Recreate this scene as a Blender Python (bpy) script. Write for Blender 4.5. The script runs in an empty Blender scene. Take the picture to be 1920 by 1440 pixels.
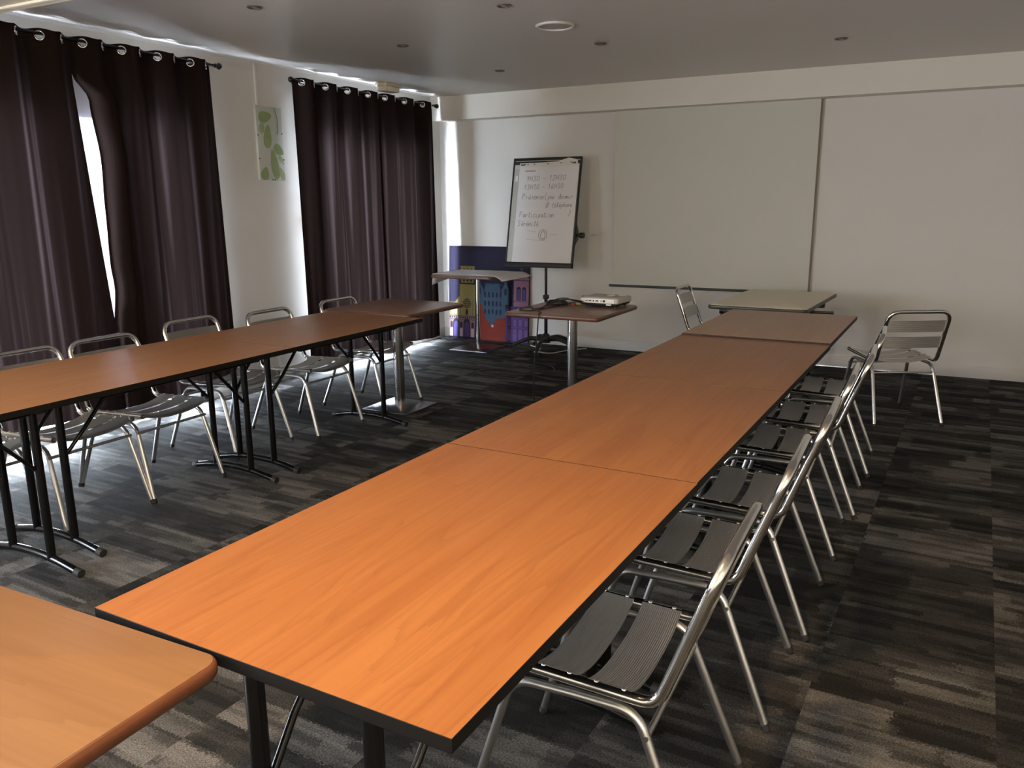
import bpy, bmesh, math, random
from mathutils import Vector, Matrix
random.seed(7)
PI = math.pi
scene = bpy.context.scene
COL = scene.collection

# ------------------------------------------------------------------ tuning
WORLD_STRENGTH = 230.0
WORLD_COLOR = (0.79, 0.87, 1.0)
LAMP_W = 56.0
LAMP_COLOR = (1.0, 0.66, 0.34)

# ------------------------------------------------------------------ geometry helpers
def fillet(pts, r, n=6):
    pts = [Vector(p) for p in pts]
    if not isinstance(r, (list, tuple)): r = [r] * len(pts)
    out = [pts[0]]
    for i in range(1, len(pts) - 1):
        a, b, c = pts[i - 1], pts[i], pts[i + 1]
        u = (a - b).normalized(); v = (c - b).normalized()
        ang = u.angle(v)
        if r[i] <= 0 or ang > PI - 0.02:
            out.append(b); continue
        d = min(r[i] / math.tan(ang / 2), (a - b).length * 0.49, (c - b).length * 0.49)
        p0 = b + u * d; p1 = b + v * d
        for k in range(n + 1):
            t = k / n
            out.append(p0 * (1 - t) ** 2 + b * 2 * t * (1 - t) + p1 * t * t)
    out.append(pts[-1])
    return out

def smooth_path(pts, sub=8):
    P = [Vector(p) for p in pts]
    P = [P[0] * 2 - P[1]] + P + [P[-1] * 2 - P[-2]]
    out = []
    for i in range(1, len(P) - 2):
        p0, p1, p2, p3 = P[i - 1:i + 3]
        for k in range(sub):
            t = k / sub
            out.append(0.5 * ((2 * p1) + (p2 - p0) * t + (2 * p0 - 5 * p1 + 4 * p2 - p3) * t * t + (3 * p1 - p0 - 3 * p2 + p3) * t ** 3))
    out.append(P[-2])
    return out

def add_tube(bm, pts, r, n=12, cap=True, r_end=None, closed=False):
    pts = [Vector(p) for p in pts]
    m = len(pts)
    tang = []
    for i in range(m):
        if closed:
            t = pts[(i + 1) % m] - pts[i - 1]
        else:
            t = pts[min(i + 1, m - 1)] - pts[max(i - 1, 0)]
        tang.append(t.normalized())
    ref = Vector((0, 0, 1)) if abs(tang[0].z) < 0.9 else Vector((1, 0, 0))
    nrm = (ref - tang[0] * ref.dot(tang[0])).normalized()
    rings = []
    for i in range(m):
        nrm = (nrm - tang[i] * nrm.dot(tang[i])).normalized()
        b = tang[i].cross(nrm)
        rr = r if r_end is None else r + (r_end - r) * i / (m - 1)
        rings.append([bm.verts.new(pts[i] + (nrm * math.cos(2 * PI * k / n) + b * math.sin(2 * PI * k / n)) * rr) for k in range(n)])
    for i in range(m if closed else m - 1):
        A, B = rings[i], rings[(i + 1) % m]
        for k in range(n):
            bm.faces.new((A[k], A[(k + 1) % n], B[(k + 1) % n], B[k]))
    if cap and not closed:
        bm.faces.new(rings[0][::-1]); bm.faces.new(rings[-1])
    return bm

def add_box(bm, c, s, rot=None, bevel=0.0, seg=2):
    cx, cy, cz = c; sx, sy, sz = (v / 2 for v in s)
    t = bmesh.new()
    vs = [t.verts.new((x * sx, y * sy, z * sz)) for x in (-1, 1) for y in (-1, 1) for z in (-1, 1)]
    for f in ((0, 1, 3, 2), (4, 6, 7, 5), (0, 4, 5, 1), (2, 3, 7, 6), (0, 2, 6, 4), (1, 5, 7, 3)):
        t.faces.new([vs[i] for i in f])
    if bevel > 0:
        bmesh.ops.bevel(t, geom=t.edges[:], offset=bevel, segments=seg, affect='EDGES', profile=0.5)
    M = Matrix.Translation(Vector(c)) @ (rot.to_4x4() if rot else Matrix.Identity(4))
    merge(bm, t, M)
    return bm

def merge(bm, other, M=None, mat=None):
    mp = {}
    for v in other.verts:
        mp[v] = bm.verts.new(M @ v.co if M else v.co)
    for f in other.faces:
        try:
            nf = bm.faces.new([mp[v] for v in f.verts]); nf.material_index = f.material_index if mat is None else mat
        except ValueError:
            pass
    other.free()

def add_lathe(bm, prof, c=(0, 0, 0), n=32, cap=True):
    c = Vector(c); rings = []
    for (r, z) in prof:
        rings.append([bm.verts.new(c + Vector((r * math.cos(2 * PI * k / n), r * math.sin(2 * PI * k / n), z))) for k in range(n)])
    for A, B in zip(rings, rings[1:]):
        for k in range(n):
            bm.faces.new((A[k], A[(k + 1) % n], B[(k + 1) % n], B[k]))
    if cap:
        bm.faces.new(rings[0][::-1]); bm.faces.new(rings[-1])
    return bm

def add_prism(bm, poly, z0, z1, mat=0):
    a = [bm.verts.new((x, y, z0)) for x, y in poly]
    b = [bm.verts.new((x, y, z1)) for x, y in poly]
    n = len(poly)
    f = [bm.faces.new(a[::-1]), bm.faces.new(b)]
    for k in range(n):
        f.append(bm.faces.new((a[k], a[(k + 1) % n], b[(k + 1) % n], b[k])))
    for q in f: q.material_index = mat
    return bm

def rounded_rect(w, d, r, n=6):
    out = []
    for sx, sy, a0 in ((1, 1, 0), (-1, 1, 90), (-1, -1, 180), (1, -1, 270)):
        cx, cy = sx * (w / 2 - r), sy * (d / 2 - r)
        for k in range(n + 1):
            a = math.radians(a0 + 90 * k / n)
            out.append((cx + r * math.cos(a), cy + r * math.sin(a)))
    return out

def add_slab(bm, poly, prof):
    """stack of outlines: prof = [(inset, z)] scaled about the outline's own normals"""
    n = len(poly); P = [Vector((x, y)) for x, y in poly]
    rings = []
    for inset, z in prof:
        ring = []
        for i in range(n):
            t = (P[(i + 1) % n] - P[i - 1]).normalized()
            nn = Vector((-t.y, t.x))
            q = P[i] + nn * inset
            ring.append(bm.verts.new((q.x, q.y, z)))
        rings.append(ring)
    for A, B in zip(rings, rings[1:]):
        for k in range(n):
            bm.faces.new((A[k], A[(k + 1) % n], B[(k + 1) % n], B[k]))
    bm.faces.new(rings[0][::-1]); bm.faces.new(rings[-1])
    return bm

def link_mesh(name, bm, mats, parent=None, smooth=35, recalc=True):
    if recalc: bmesh.ops.recalc_face_normals(bm, faces=bm.faces[:])
    me = bpy.data.meshes.new(name); bm.to_mesh(me); bm.free()
    for m in (mats if isinstance(mats, (list, tuple)) else [mats]): me.materials.append(m)
    if smooth:
        me.shade_smooth(); me.set_sharp_from_angle(angle=math.radians(smooth))
    o = bpy.data.objects.new(name, me); COL.objects.link(o)
    if parent is not None: o.parent = parent
    return o

def tag(o, label, cat, group=None):
    o['label'] = label; o['category'] = cat
    if group: o['group'] = group
    return o

def thing(name, label, cat, loc=(0, 0, 0), rz=0.0, group=None):
    o = bpy.data.objects.new(name, None); COL.objects.link(o)
    o.empty_display_size = 0.1
    o.location = loc; o.rotation_euler = (0, 0, rz)
    return tag(o, label, cat, group)

def struct(o):
    o['kind'] = 'structure'; return o

def dup(root, loc, rz, label, group=None):
    r = root.copy(); COL.objects.link(r); r.location = loc; r.rotation_euler = (0, 0, rz)
    r['label'] = label
    if group: r['group'] = group
    for ch in list(root.children):
        c = ch.copy(); COL.objects.link(c); c.parent = r
        for g in list(ch.children):
            d = g.copy(); COL.objects.link(d); d.parent = c
    return r

# ------------------------------------------------------------------ materials
def new_mat(name):
    m = bpy.data.materials.new(name); m.use_nodes = True
    nt = m.node_tree; b = nt.nodes['Principled BSDF']
    return m, nt, b

def simple(name, col, rough=0.5, metal=0.0, spec=0.5, noise=0.0, nscale=20, bump=0.0, bscale=200, coat=0.0):
    m, nt, b = new_mat(name)
    b.inputs['Base Color'].default_value = (*col, 1); b.inputs['Roughness'].default_value = rough
    b.inputs['Metallic'].default_value = metal; b.inputs['Specular IOR Level'].default_value = spec
    if coat: b.inputs['Coat Weight'].default_value = coat
    tc = nt.nodes.new('ShaderNodeTexCoord')
    if noise > 0:
        n = nt.nodes.new('ShaderNodeTexNoise'); n.inputs['Scale'].default_value = nscale; n.inputs['Detail'].default_value = 4
        nt.links.new(tc.outputs['Object'], n.inputs['Vector'])
        mx = nt.nodes.new('ShaderNodeMix'); mx.data_type = 'RGBA'
        mx.inputs[6].default_value = (*[c * (1 - noise) for c in col], 1); mx.inputs[7].default_value = (*[min(1, c * (1 + noise)) for c in col], 1)
        nt.links.new(n.outputs['Fac'], mx.inputs[0]); nt.links.new(mx.outputs[2], b.inputs['Base Color'])
    if bump > 0:
        n2 = nt.nodes.new('ShaderNodeTexNoise'); n2.inputs['Scale'].default_value = bscale; n2.inputs['Detail'].default_value = 3
        nt.links.new(tc.outputs['Object'], n2.inputs['Vector'])
        bp = nt.nodes.new('ShaderNodeBump'); bp.inputs['Strength'].default_value = bump; bp.inputs['Distance'].default_value = 0.002
        nt.links.new(n2.outputs['Fac'], bp.inputs['Height']); nt.links.new(bp.outputs['Normal'], b.inputs['Normal'])
    return m

def math_node(nt, op, a=None, b=None, c=None):
    n = nt.nodes.new('ShaderNodeMath'); n.operation = op
    for i, v in enumerate((a, b, c)):
        if v is None: continue
        if hasattr(v, 'links'): nt.links.new(v, n.inputs[i])
        else: n.inputs[i].default_value = v
    return n.outputs[0]

def wood(name, light, mid, dark, rough=0.32, scale=1.0, spec=0.5):
    m, nt, b = new_mat(name)
    tc = nt.nodes.new('ShaderNodeTexCoord'); oi = nt.nodes.new('ShaderNodeObjectInfo')
    off = nt.nodes.new('ShaderNodeVectorMath'); off.operation = 'ADD'
    cmb = nt.nodes.new('ShaderNodeCombineXYZ')
    nt.links.new(math_node(nt, 'MULTIPLY', oi.outputs['Random'], 13.0), cmb.inputs[0])
    nt.links.new(math_node(nt, 'MULTIPLY', oi.outputs['Random'], 37.0), cmb.inputs[1])
    nt.links.new(tc.outputs['Object'], off.inputs[0]); nt.links.new(cmb.outputs[0], off.inputs[1])
    mp = nt.nodes.new('ShaderNodeMapping'); mp.inputs['Scale'].default_value = (4.2 * scale, 0.30 * scale, 1)
    nt.links.new(off.outputs[0], mp.inputs['Vector'])
    n1 = nt.nodes.new('ShaderNodeTexNoise'); n1.inputs['Scale'].default_value = 1.6; n1.inputs['Detail'].default_value = 3; n1.inputs['Distortion'].default_value = 0.6
    nt.links.new(mp.outputs[0], n1.inputs['Vector'])
    rings = math_node(nt, 'FRACT', math_node(nt, 'MULTIPLY', n1.outputs['Fac'], 13.0))
    vein = math_node(nt, 'POWER', rings, 4.0)
    mp2 = nt.nodes.new('ShaderNodeMapping'); mp2.inputs['Scale'].default_value = (55 * scale, 1.1 * scale, 1)
    nt.links.new(off.outputs[0], mp2.inputs['Vector'])
    n2 = nt.nodes.new('ShaderNodeTexNoise'); n2.inputs['Scale'].default_value = 1.5; n2.inputs['Detail'].default_value = 5
    nt.links.new(mp2.outputs[0], n2.inputs['Vector'])
    mp3 = nt.nodes.new('ShaderNodeMapping'); mp3.inputs['Scale'].default_value = (11 * scale, 0.6 * scale, 1)
    nt.links.new(off.outputs[0], mp3.inputs['Vector'])
    n3 = nt.nodes.new('ShaderNodeTexNoise'); n3.inputs['Scale'].default_value = 1.3; n3.inputs['Detail'].default_value = 2
    nt.links.new(mp3.outputs[0], n3.inputs['Vector'])
    cr = nt.nodes.new('ShaderNodeValToRGB')
    cr.color_ramp.elements[0].position = 0.38; cr.color_ramp.elements[0].color = (*mid, 1)
    cr.color_ramp.elements[1].position = 0.62; cr.color_ramp.elements[1].color = (*light, 1)
    f = math_node(nt, 'ADD', math_node(nt, 'MULTIPLY', n2.outputs['Fac'], 0.5), math_node(nt, 'MULTIPLY', n3.outputs['Fac'], 0.5))
    nt.links.new(f, cr.inputs[0])
    mx = nt.nodes.new('ShaderNodeMix'); mx.data_type = 'RGBA'; mx.inputs[7].default_value = (*dark, 1)
    nt.links.new(cr.outputs[0], mx.inputs[6])
    nt.links.new(math_node(nt, 'MULTIPLY', vein, math_node(nt, 'MULTIPLY', n2.outputs['Fac'], 0.6)), mx.inputs[0])
    nt.links.new(mx.outputs[2], b.inputs['Base Color'])
    b.inputs['Roughness'].default_value = rough; b.inputs['Specular IOR Level'].default_value = spec
    bp = nt.nodes.new('ShaderNodeBump'); bp.inputs['Strength'].default_value = 0.06; bp.inputs['Distance'].default_value = 0.0006
    nt.links.new(n2.outputs['Fac'], bp.inputs['Height']); nt.links.new(bp.outputs['Normal'], b.inputs['Normal'])
    return m

M = {}
M['wood_orange'] = wood('cherry_laminate', (0.305, 0.125, 0.039), (0.255, 0.094, 0.028), (0.15, 0.048, 0.013), rough=0.36)
M['wood_far'] = wood('walnut_cherry_laminate', (0.43, 0.25, 0.15), (0.36, 0.20, 0.115), (0.25, 0.13, 0.07), rough=0.36)
M['wood_left'] = wood('cherry_laminate_dull', (0.33, 0.148, 0.060), (0.275, 0.117, 0.045), (0.17, 0.066, 0.024), rough=0.42)
M['wood_beech'] = wood('beech_laminate', (0.222, 0.121, 0.058), (0.190, 0.100, 0.046), (0.15, 0.073, 0.031), rough=0.34)
M['wood_bistro'] = wood('mahogany_laminate', (0.26, 0.145, 0.095), (0.21, 0.112, 0.072), (0.14, 0.07, 0.045), rough=0.32)
M['dark_edge'] = simple('dark_brown_edge', (0.030, 0.019, 0.014), 0.6, spec=0.25, noise=0.15, nscale=30)
M['bistro_edge'] = simple('mahogany_edge', (0.115, 0.055, 0.036), 0.32, noise=0.15, nscale=30)
M['beech_edge'] = simple('beech_edge', (0.12, 0.045, 0.022), 0.3, noise=0.2, nscale=30)
M['beige'] = simple('beige_laminate', (0.86, 0.78, 0.60), 0.4, noise=0.03, nscale=60)
M['beige_edge'] = simple('beige_table_edge', (0.05, 0.042, 0.035), 0.4, noise=0.1)
M['black_edge'] = simple('black_edge_band', (0.0045, 0.004, 0.0036), 0.6, spec=0.25, noise=0.2, nscale=40)
M['under'] = simple('table_underside', (0.035, 0.030, 0.026), 0.7, noise=0.15)
M['black_metal'] = simple('black_painted_steel', (0.004, 0.004, 0.0045), 0.24, spec=0.4, noise=0.2, nscale=50)
M['black_plastic'] = simple('black_plastic', (0.012, 0.012, 0.012), 0.5, noise=0.2, nscale=60)
M['alu'] = simple('polished_aluminium', (0.78, 0.77, 0.745), 0.17, 1.0, noise=0.04, nscale=30)
M['alu_leg'] = simple('satin_aluminium', (0.72, 0.71, 0.69), 0.30, 1.0, noise=0.04, nscale=30)
M['chrome'] = simple('brushed_chrome', (0.66, 0.65, 0.64), 0.16, 1.0, noise=0.04, nscale=20)
M['plate'] = simple('mirror_steel_plate', (0.16, 0.155, 0.165), 0.28, 1.0, noise=0.03, nscale=10)
M['rubber'] = simple('black_rubber', (0.015, 0.015, 0.015), 0.7, noise=0.1)

def slat_mat():
    m, nt, b = new_mat('ribbed_aluminium')
    b.inputs['Base Color'].default_value = (0.62, 0.605, 0.575, 1); b.inputs['Metallic'].default_value = 1; b.inputs['Roughness'].default_value = 0.46
    tc = nt.nodes.new('ShaderNodeTexCoord'); w = nt.nodes.new('ShaderNodeTexWave')
    w.wave_type = 'BANDS'; w.bands_direction = 'Y'; w.inputs['Scale'].default_value = 62.0; w.inputs['Distortion'].default_value = 0
    nt.links.new(tc.outputs['UV'], w.inputs['Vector'])
    bp = nt.nodes.new('ShaderNodeBump'); bp.inputs['Strength'].default_value = 0.9; bp.inputs['Distance'].default_value = 0.0015
    nt.links.new(w.outputs['Fac'], bp.inputs['Height']); nt.links.new(bp.outputs['Normal'], b.inputs['Normal'])
    return m
M['slat'] = slat_mat()

M['wall'] = simple('white_wall_paint', (0.72, 0.70, 0.665), 0.62, spec=0.3, noise=0.02, nscale=3, bump=0.35, bscale=160)
M['fascia'] = simple('cream_fascia_paint', (0.78, 0.745, 0.68), 0.5, spec=0.3, noise=0.02, nscale=3, bump=0.1, bscale=120)
M['ceiling'] = simple('satin_ceiling_paint', (0.66, 0.63, 0.59), 0.36, spec=0.5, noise=0.02, nscale=2, bump=0.05, bscale=20)
M['soffit'] = simple('cream_soffit_paint', (0.86, 0.79, 0.62), 0.5, noise=0.02, nscale=3)
M['skirting'] = simple('white_skirting', (0.62, 0.60, 0.57), 0.45, noise=0.03, nscale=5)
M['white_frame'] = simple('white_window_frame', (0.75, 0.75, 0.75), 0.35, noise=0.02)
M['screen'] = simple('projection_screen_fabric', (0.66, 0.66, 0.60), 0.8, spec=0.1, noise=0.01, nscale=2, bump=0.05, bscale=500)
M['screen_gap_shade'] = simple('painted_gap_shade', (0.20, 0.17, 0.14), 0.8, noise=0.1)
M['dark_bar'] = simple('dark_grey_bar', (0.055, 0.06, 0.06), 0.4, noise=0.1)
M['white_plastic'] = simple('white_plastic', (0.72, 0.71, 0.68), 0.4, noise=0.03)
M['proj_top'] = simple('pale_grey_plastic', (0.50, 0.48, 0.42), 0.42, noise=0.03)
M['proj_face'] = simple('white_port_panel', (0.86, 0.86, 0.86), 0.4, noise=0.02)
M['paper'] = simple('white_paper', (0.86, 0.85, 0.87), 0.7, spec=0.15, noise=0.02, nscale=4)
M['paper_old'] = simple('grey_paper', (0.52, 0.53, 0.50), 0.7, spec=0.15, noise=0.05, nscale=6)
M['board'] = simple('whiteboard_face', (0.62, 0.64, 0.62), 0.3, noise=0.04, nscale=8)
M['ink'] = simple('faded_marker_ink', (0.16, 0.15, 0.17), 0.7, noise=0.2, nscale=80)
M['ink_pale'] = simple('pale_marker_ink', (0.34, 0.32, 0.36), 0.7, noise=0.2, nscale=80)
M['ink_red'] = simple('rubbed_red_ink', (0.50, 0.40, 0.43), 0.7, noise=0.15, nscale=40)
M['emerg'] = simple('yellowed_plastic', (0.68, 0.62, 0.48), 0.35, noise=0.05, nscale=20)
M['red'] = simple('red_plastic', (0.48, 0.06, 0.03), 0.4, noise=0.1)
M['cable'] = simple('black_cable', (0.012, 0.011, 0.010), 0.45, noise=0.1)
M['cable_white'] = simple('white_cable', (0.55, 0.54, 0.50), 0.5, noise=0.1)
M['yellow_plug'] = simple('yellow_plug', (0.50, 0.34, 0.04), 0.4, noise=0.1)
M['red_plug'] = simple('red_plug', (0.40, 0.05, 0.03), 0.4, noise=0.1)
M['spot_rim'] = simple('nickel_rim', (0.16, 0.14, 0.12), 0.4, 0.6, noise=0.1)
M['spot_in'] = simple('dark_bulb_recess', (0.025, 0.02, 0.017), 0.4, noise=0.3, nscale=60)
M['bulb'] = simple('unlit_bulb_glass', (0.30, 0.28, 0.25), 0.15, noise=0.2, nscale=60)

def curtain_mat():
    m = bpy.data.materials.new('dark_brown_curtain'); m.use_nodes = True; nt = m.node_tree; nt.nodes.clear()
    out = nt.nodes.new('ShaderNodeOutputMaterial')
    d = nt.nodes.new('ShaderNodeBsdfDiffuse'); d.inputs['Roughness'].default_value = 0.6
    t = nt.nodes.new('ShaderNodeBsdfTranslucent'); t.inputs['Color'].default_value = (0.00031, 0.00019, 0.00018, 1)
    tcw = nt.nodes.new('ShaderNodeTexCoord'); mpw = nt.nodes.new('ShaderNodeMapping'); mpw.inputs['Scale'].default_value = (0.0, 16.0, 0.22)
    nt.links.new(tcw.outputs['Object'], mpw.inputs['Vector'])
    nw = nt.nodes.new('ShaderNodeTexNoise'); nw.inputs['Scale'].default_value = 1.0; nw.inputs['Detail'].default_value = 3; nt.links.new(mpw.outputs[0], nw.inputs['Vector'])
    crw = nt.nodes.new('ShaderNodeValToRGB'); ew = crw.color_ramp.elements
    ew[0].position = 0.30; ew[0].color = (0.00016, 0.00010, 0.00010, 1); ew[1].position = 0.72; ew[1].color = (0.0013, 0.00090, 0.00092, 1)  # light streaks along the folds are put into the translucent colour
    kw = crw.color_ramp.elements.new(0.55); kw.color = (0.00032, 0.00020, 0.00019, 1)
    nt.links.new(nw.outputs['Fac'], crw.inputs[0]); nt.links.new(crw.outputs[0], t.inputs['Color'])
    tc = nt.nodes.new('ShaderNodeTexCoord'); n = nt.nodes.new('ShaderNodeTexNoise'); n.inputs['Scale'].default_value = 500; n.inputs['Detail'].default_value = 2
    nt.links.new(tc.outputs['Object'], n.inputs['Vector'])
    cr = nt.nodes.new('ShaderNodeValToRGB'); cr.color_ramp.elements[0].color = (0.012, 0.008, 0.007, 1); cr.color_ramp.elements[1].color = (0.024, 0.016, 0.014, 1)
    nt.links.new(n.outputs['Fac'], cr.inputs[0]); geo = nt.nodes.new('ShaderNodeNewGeometry')   # unseen pale back, added to bounce daylight out past the curtain
    mx = nt.nodes.new('ShaderNodeMix'); mx.data_type = 'RGBA'; mx.inputs[6].default_value = (0.42, 0.41, 0.41, 1)
    nt.links.new(geo.outputs['Backfacing'], mx.inputs[0]); nt.links.new(cr.outputs[0], mx.inputs[7]); nt.links.new(mx.outputs[2], d.inputs['Color'])
    bp = nt.nodes.new('ShaderNodeBump'); bp.inputs['Strength'].default_value = 0.3; bp.inputs['Distance'].default_value = 0.001
    nt.links.new(n.outputs['Fac'], bp.inputs['Height']); nt.links.new(bp.outputs['Normal'], d.inputs['Normal'])
    a = nt.nodes.new('ShaderNodeAddShader')
    nt.links.new(d.outputs[0], a.inputs[0]); nt.links.new(t.outputs[0], a.inputs[1]); nt.links.new(a.outputs[0], out.inputs[0])
    return m
M['curtain'] = curtain_mat()

def voile_mat():
    m = bpy.data.materials.new('white_voile'); m.use_nodes = True; nt = m.node_tree; nt.nodes.clear()
    out = nt.nodes.new('ShaderNodeOutputMaterial')
    d = nt.nodes.new('ShaderNodeBsdfDiffuse'); d.inputs['Color'].default_value = (0.5, 0.5, 0.52, 1)
    t = nt.nodes.new('ShaderNodeBsdfTranslucent'); t.inputs['Color'].default_value = (0.0034, 0.0031, 0.0040, 1)
    tc = nt.nodes.new('ShaderNodeTexCoord'); n = nt.nodes.new('ShaderNodeTexNoise'); n.inputs['Scale'].default_value = 9
    nt.links.new(tc.outputs['Object'], n.inputs['Vector'])
    bp = nt.nodes.new('ShaderNodeBump'); bp.inputs['Strength'].default_value = 0.5; bp.inputs['Distance'].default_value = 0.01
    nt.links.new(n.outputs['Fac'], bp.inputs['Height']); nt.links.new(bp.outputs['Normal'], d.inputs['Normal'])
    a = nt.nodes.new('ShaderNodeAddShader')
    nt.links.new(d.outputs[0], a.inputs[0]); nt.links.new(t.outputs[0], a.inputs[1])
    tr = nt.nodes.new('ShaderNodeBsdfTransparent'); tr.inputs['Color'].default_value = (0.97, 0.96, 1.0, 1)
    ms = nt.nodes.new('ShaderNodeMixShader'); ms.inputs[0].default_value = 0.985
    nt.links.new(tr.outputs[0], ms.inputs[1]); nt.links.new(a.outputs[0], ms.inputs[2]); nt.links.new(ms.outputs[0], out.inputs[0])
    return m
M['voile'] = voile_mat()

def glass_mat(name='window_glass', tint=(0.93, 0.95, 0.95)):
    m = bpy.data.materials.new(name); m.use_nodes = True; nt = m.node_tree; nt.nodes.clear()
    out = nt.nodes.new('ShaderNodeOutputMaterial')
    t = nt.nodes.new('ShaderNodeBsdfTransparent'); t.inputs['Color'].default_value = (*tint, 1)
    g = nt.nodes.new('ShaderNodeBsdfGlossy'); g.inputs['Roughness'].default_value = 0.02
    mx = nt.nodes.new('ShaderNodeMixShader'); mx.inputs[0].default_value = 0.06
    nt.links.new(t.outputs[0], mx.inputs[1]); nt.links.new(g.outputs[0], mx.inputs[2]); nt.links.new(mx.outputs[0], out.inputs[0])
    return m
M['glass'] = glass_mat()
M['dimming_glass'] = glass_mat('daylight_dimming_glass', (0.5, 0.5, 0.5))  # grey tint added to weaken the daylight from the unseen side window

def carpet_mat():
    m, nt, b = new_mat('striped_carpet_tiles')
    geo = nt.nodes.new('ShaderNodeNewGeometry')
    mp = nt.nodes.new('ShaderNodeMapping'); mp.inputs['Rotation'].default_value = (0, 0, math.radians(2.2)); mp.inputs['Location'].default_value = (0.32, 0.11, 0)
    nt.links.new(geo.outputs['Position'], mp.inputs['Vector'])
    sp = nt.nodes.new('ShaderNodeSeparateXYZ'); nt.links.new(mp.outputs[0], sp.inputs[0])
    Xr, Y = sp.outputs[0], sp.outputs[1]
    wob = nt.nodes.new('ShaderNodeTexNoise'); wob.inputs['Scale'].default_value = 130
    nt.links.new(mp.outputs[0], wob.inputs['Vector'])
    Yw = math_node(nt, 'ADD', Y, math_node(nt, 'MULTIPLY', math_node(nt, 'SUBTRACT', wob.outputs['Fac'], 0.5), 0.034))
    tile = math_node(nt, 'FLOOR', math_node(nt, 'DIVIDE', Xr, 0.5))
    wob2 = nt.nodes.new('ShaderNodeTexNoise'); wob2.inputs['Scale'].default_value = 90; wob2.inputs['Detail'].default_value = 4
    nt.links.new(mp.outputs[0], wob2.inputs['Vector'])
    X = math_node(nt, 'ADD', Xr, math_node(nt, 'MULTIPLY', math_node(nt, 'SUBTRACT', wob2.outputs['Fac'], 0.5), 0.09))
    tiley = math_node(nt, 'FLOOR', math_node(nt, 'DIVIDE', Y, 0.5))
    def cells(ystep, xsub):
        row = math_node(nt, 'FLOOR', math_node(nt, 'DIVIDE', Yw, ystep))
        wn = nt.nodes.new('ShaderNodeTexWhiteNoise'); wn.noise_dimensions = '2D'
        c = nt.nodes.new('ShaderNodeCombineXYZ'); nt.links.new(tile, c.inputs[0]); nt.links.new(row, c.inputs[1]); nt.links.new(c.outputs[0], wn.inputs['Vector'])
        u = math_node(nt, 'ADD', math_node(nt, 'MULTIPLY', X, xsub), math_node(nt, 'MULTIPLY', wn.outputs['Value'], 5.0))
        cx = math_node(nt, 'FLOOR', u)
        w2 = nt.nodes.new('ShaderNodeTexWhiteNoise'); w2.noise_dimensions = '3D'
        c2 = nt.nodes.new('ShaderNodeCombineXYZ'); nt.links.new(cx, c2.inputs[0]); nt.links.new(row, c2.inputs[1]); nt.links.new(tile, c2.inputs[2]); nt.links.new(c2.outputs[0], w2.inputs['Vector'])
        return w2.outputs['Value']
    a = cells(0.0167, 6.0); c = cells(0.0385, 4.0); d = cells(0.125, 2.0)
    wt = nt.nodes.new('ShaderNodeTexWhiteNoise'); wt.noise_dimensions = '2D'
    ct = nt.nodes.new('ShaderNodeCombineXYZ'); nt.links.new(tile, ct.inputs[0]); nt.links.new(tiley, ct.inputs[1]); nt.links.new(ct.outputs[0], wt.inputs['Vector'])
    v = math_node(nt, 'ADD', math_node(nt, 'ADD', math_node(nt, 'MULTIPLY', a, 0.13), math_node(nt, 'MULTIPLY', wob2.outputs['Fac'], 0.14)), math_node(nt, 'ADD', math_node(nt, 'MULTIPLY', c, 0.25), math_node(nt, 'ADD', math_node(nt, 'MULTIPLY', d, 0.35), math_node(nt, 'MULTIPLY', wt.outputs['Value'], 0.18))))
    cr = nt.nodes.new('ShaderNodeValToRGB')
    e = cr.color_ramp.elements
    e[0].position = 0.30; e[0].color = (0.016, 0.0155, 0.015, 1)
    e[1].position = 0.80; e[1].color = (0.150, 0.145, 0.138, 1)
    k = cr.color_ramp.elements.new(0.56); k.color = (0.050, 0.0485, 0.0465, 1)
    nt.links.new(v, cr.inputs[0])
    pile = nt.nodes.new('ShaderNodeTexNoise'); pile.inputs['Scale'].default_value = 210; pile.inputs['Detail'].default_value = 4
    nt.links.new(mp.outputs[0], pile.inputs['Vector'])
    mul = nt.nodes.new('ShaderNodeMix'); mul.data_type = 'RGBA'; mul.blend_type = 'MULTIPLY'; mul.inputs[0].default_value = 1.0
    pr = nt.nodes.new('ShaderNodeMapRange'); pr.inputs['From Min'].default_value = 0.3; pr.inputs['From Max'].default_value = 0.7; pr.inputs['To Min'].default_value = 0.4; pr.inputs['To Max'].default_value = 1.6
    nt.links.new(pile.outputs['Fac'], pr.inputs['Value'])
    nt.links.new(cr.outputs[0], mul.inputs[6]); nt.links.new(pr.outputs[0], mul.inputs[7])
    nt.links.new(mul.outputs[2], b.inputs['Base Color'])
    b.inputs['Roughness'].default_value = 0.95; b.inputs['Specular IOR Level'].default_value = 0.1
    bp = nt.nodes.new('ShaderNodeBump'); bp.inputs['Strength'].default_value = 0.6; bp.inputs['Distance'].default_value = 0.003
    nt.links.new(pile.outputs['Fac'], bp.inputs['Height']); nt.links.new(bp.outputs['Normal'], b.inputs['Normal'])
    return m
M['carpet'] = carpet_mat()

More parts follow.
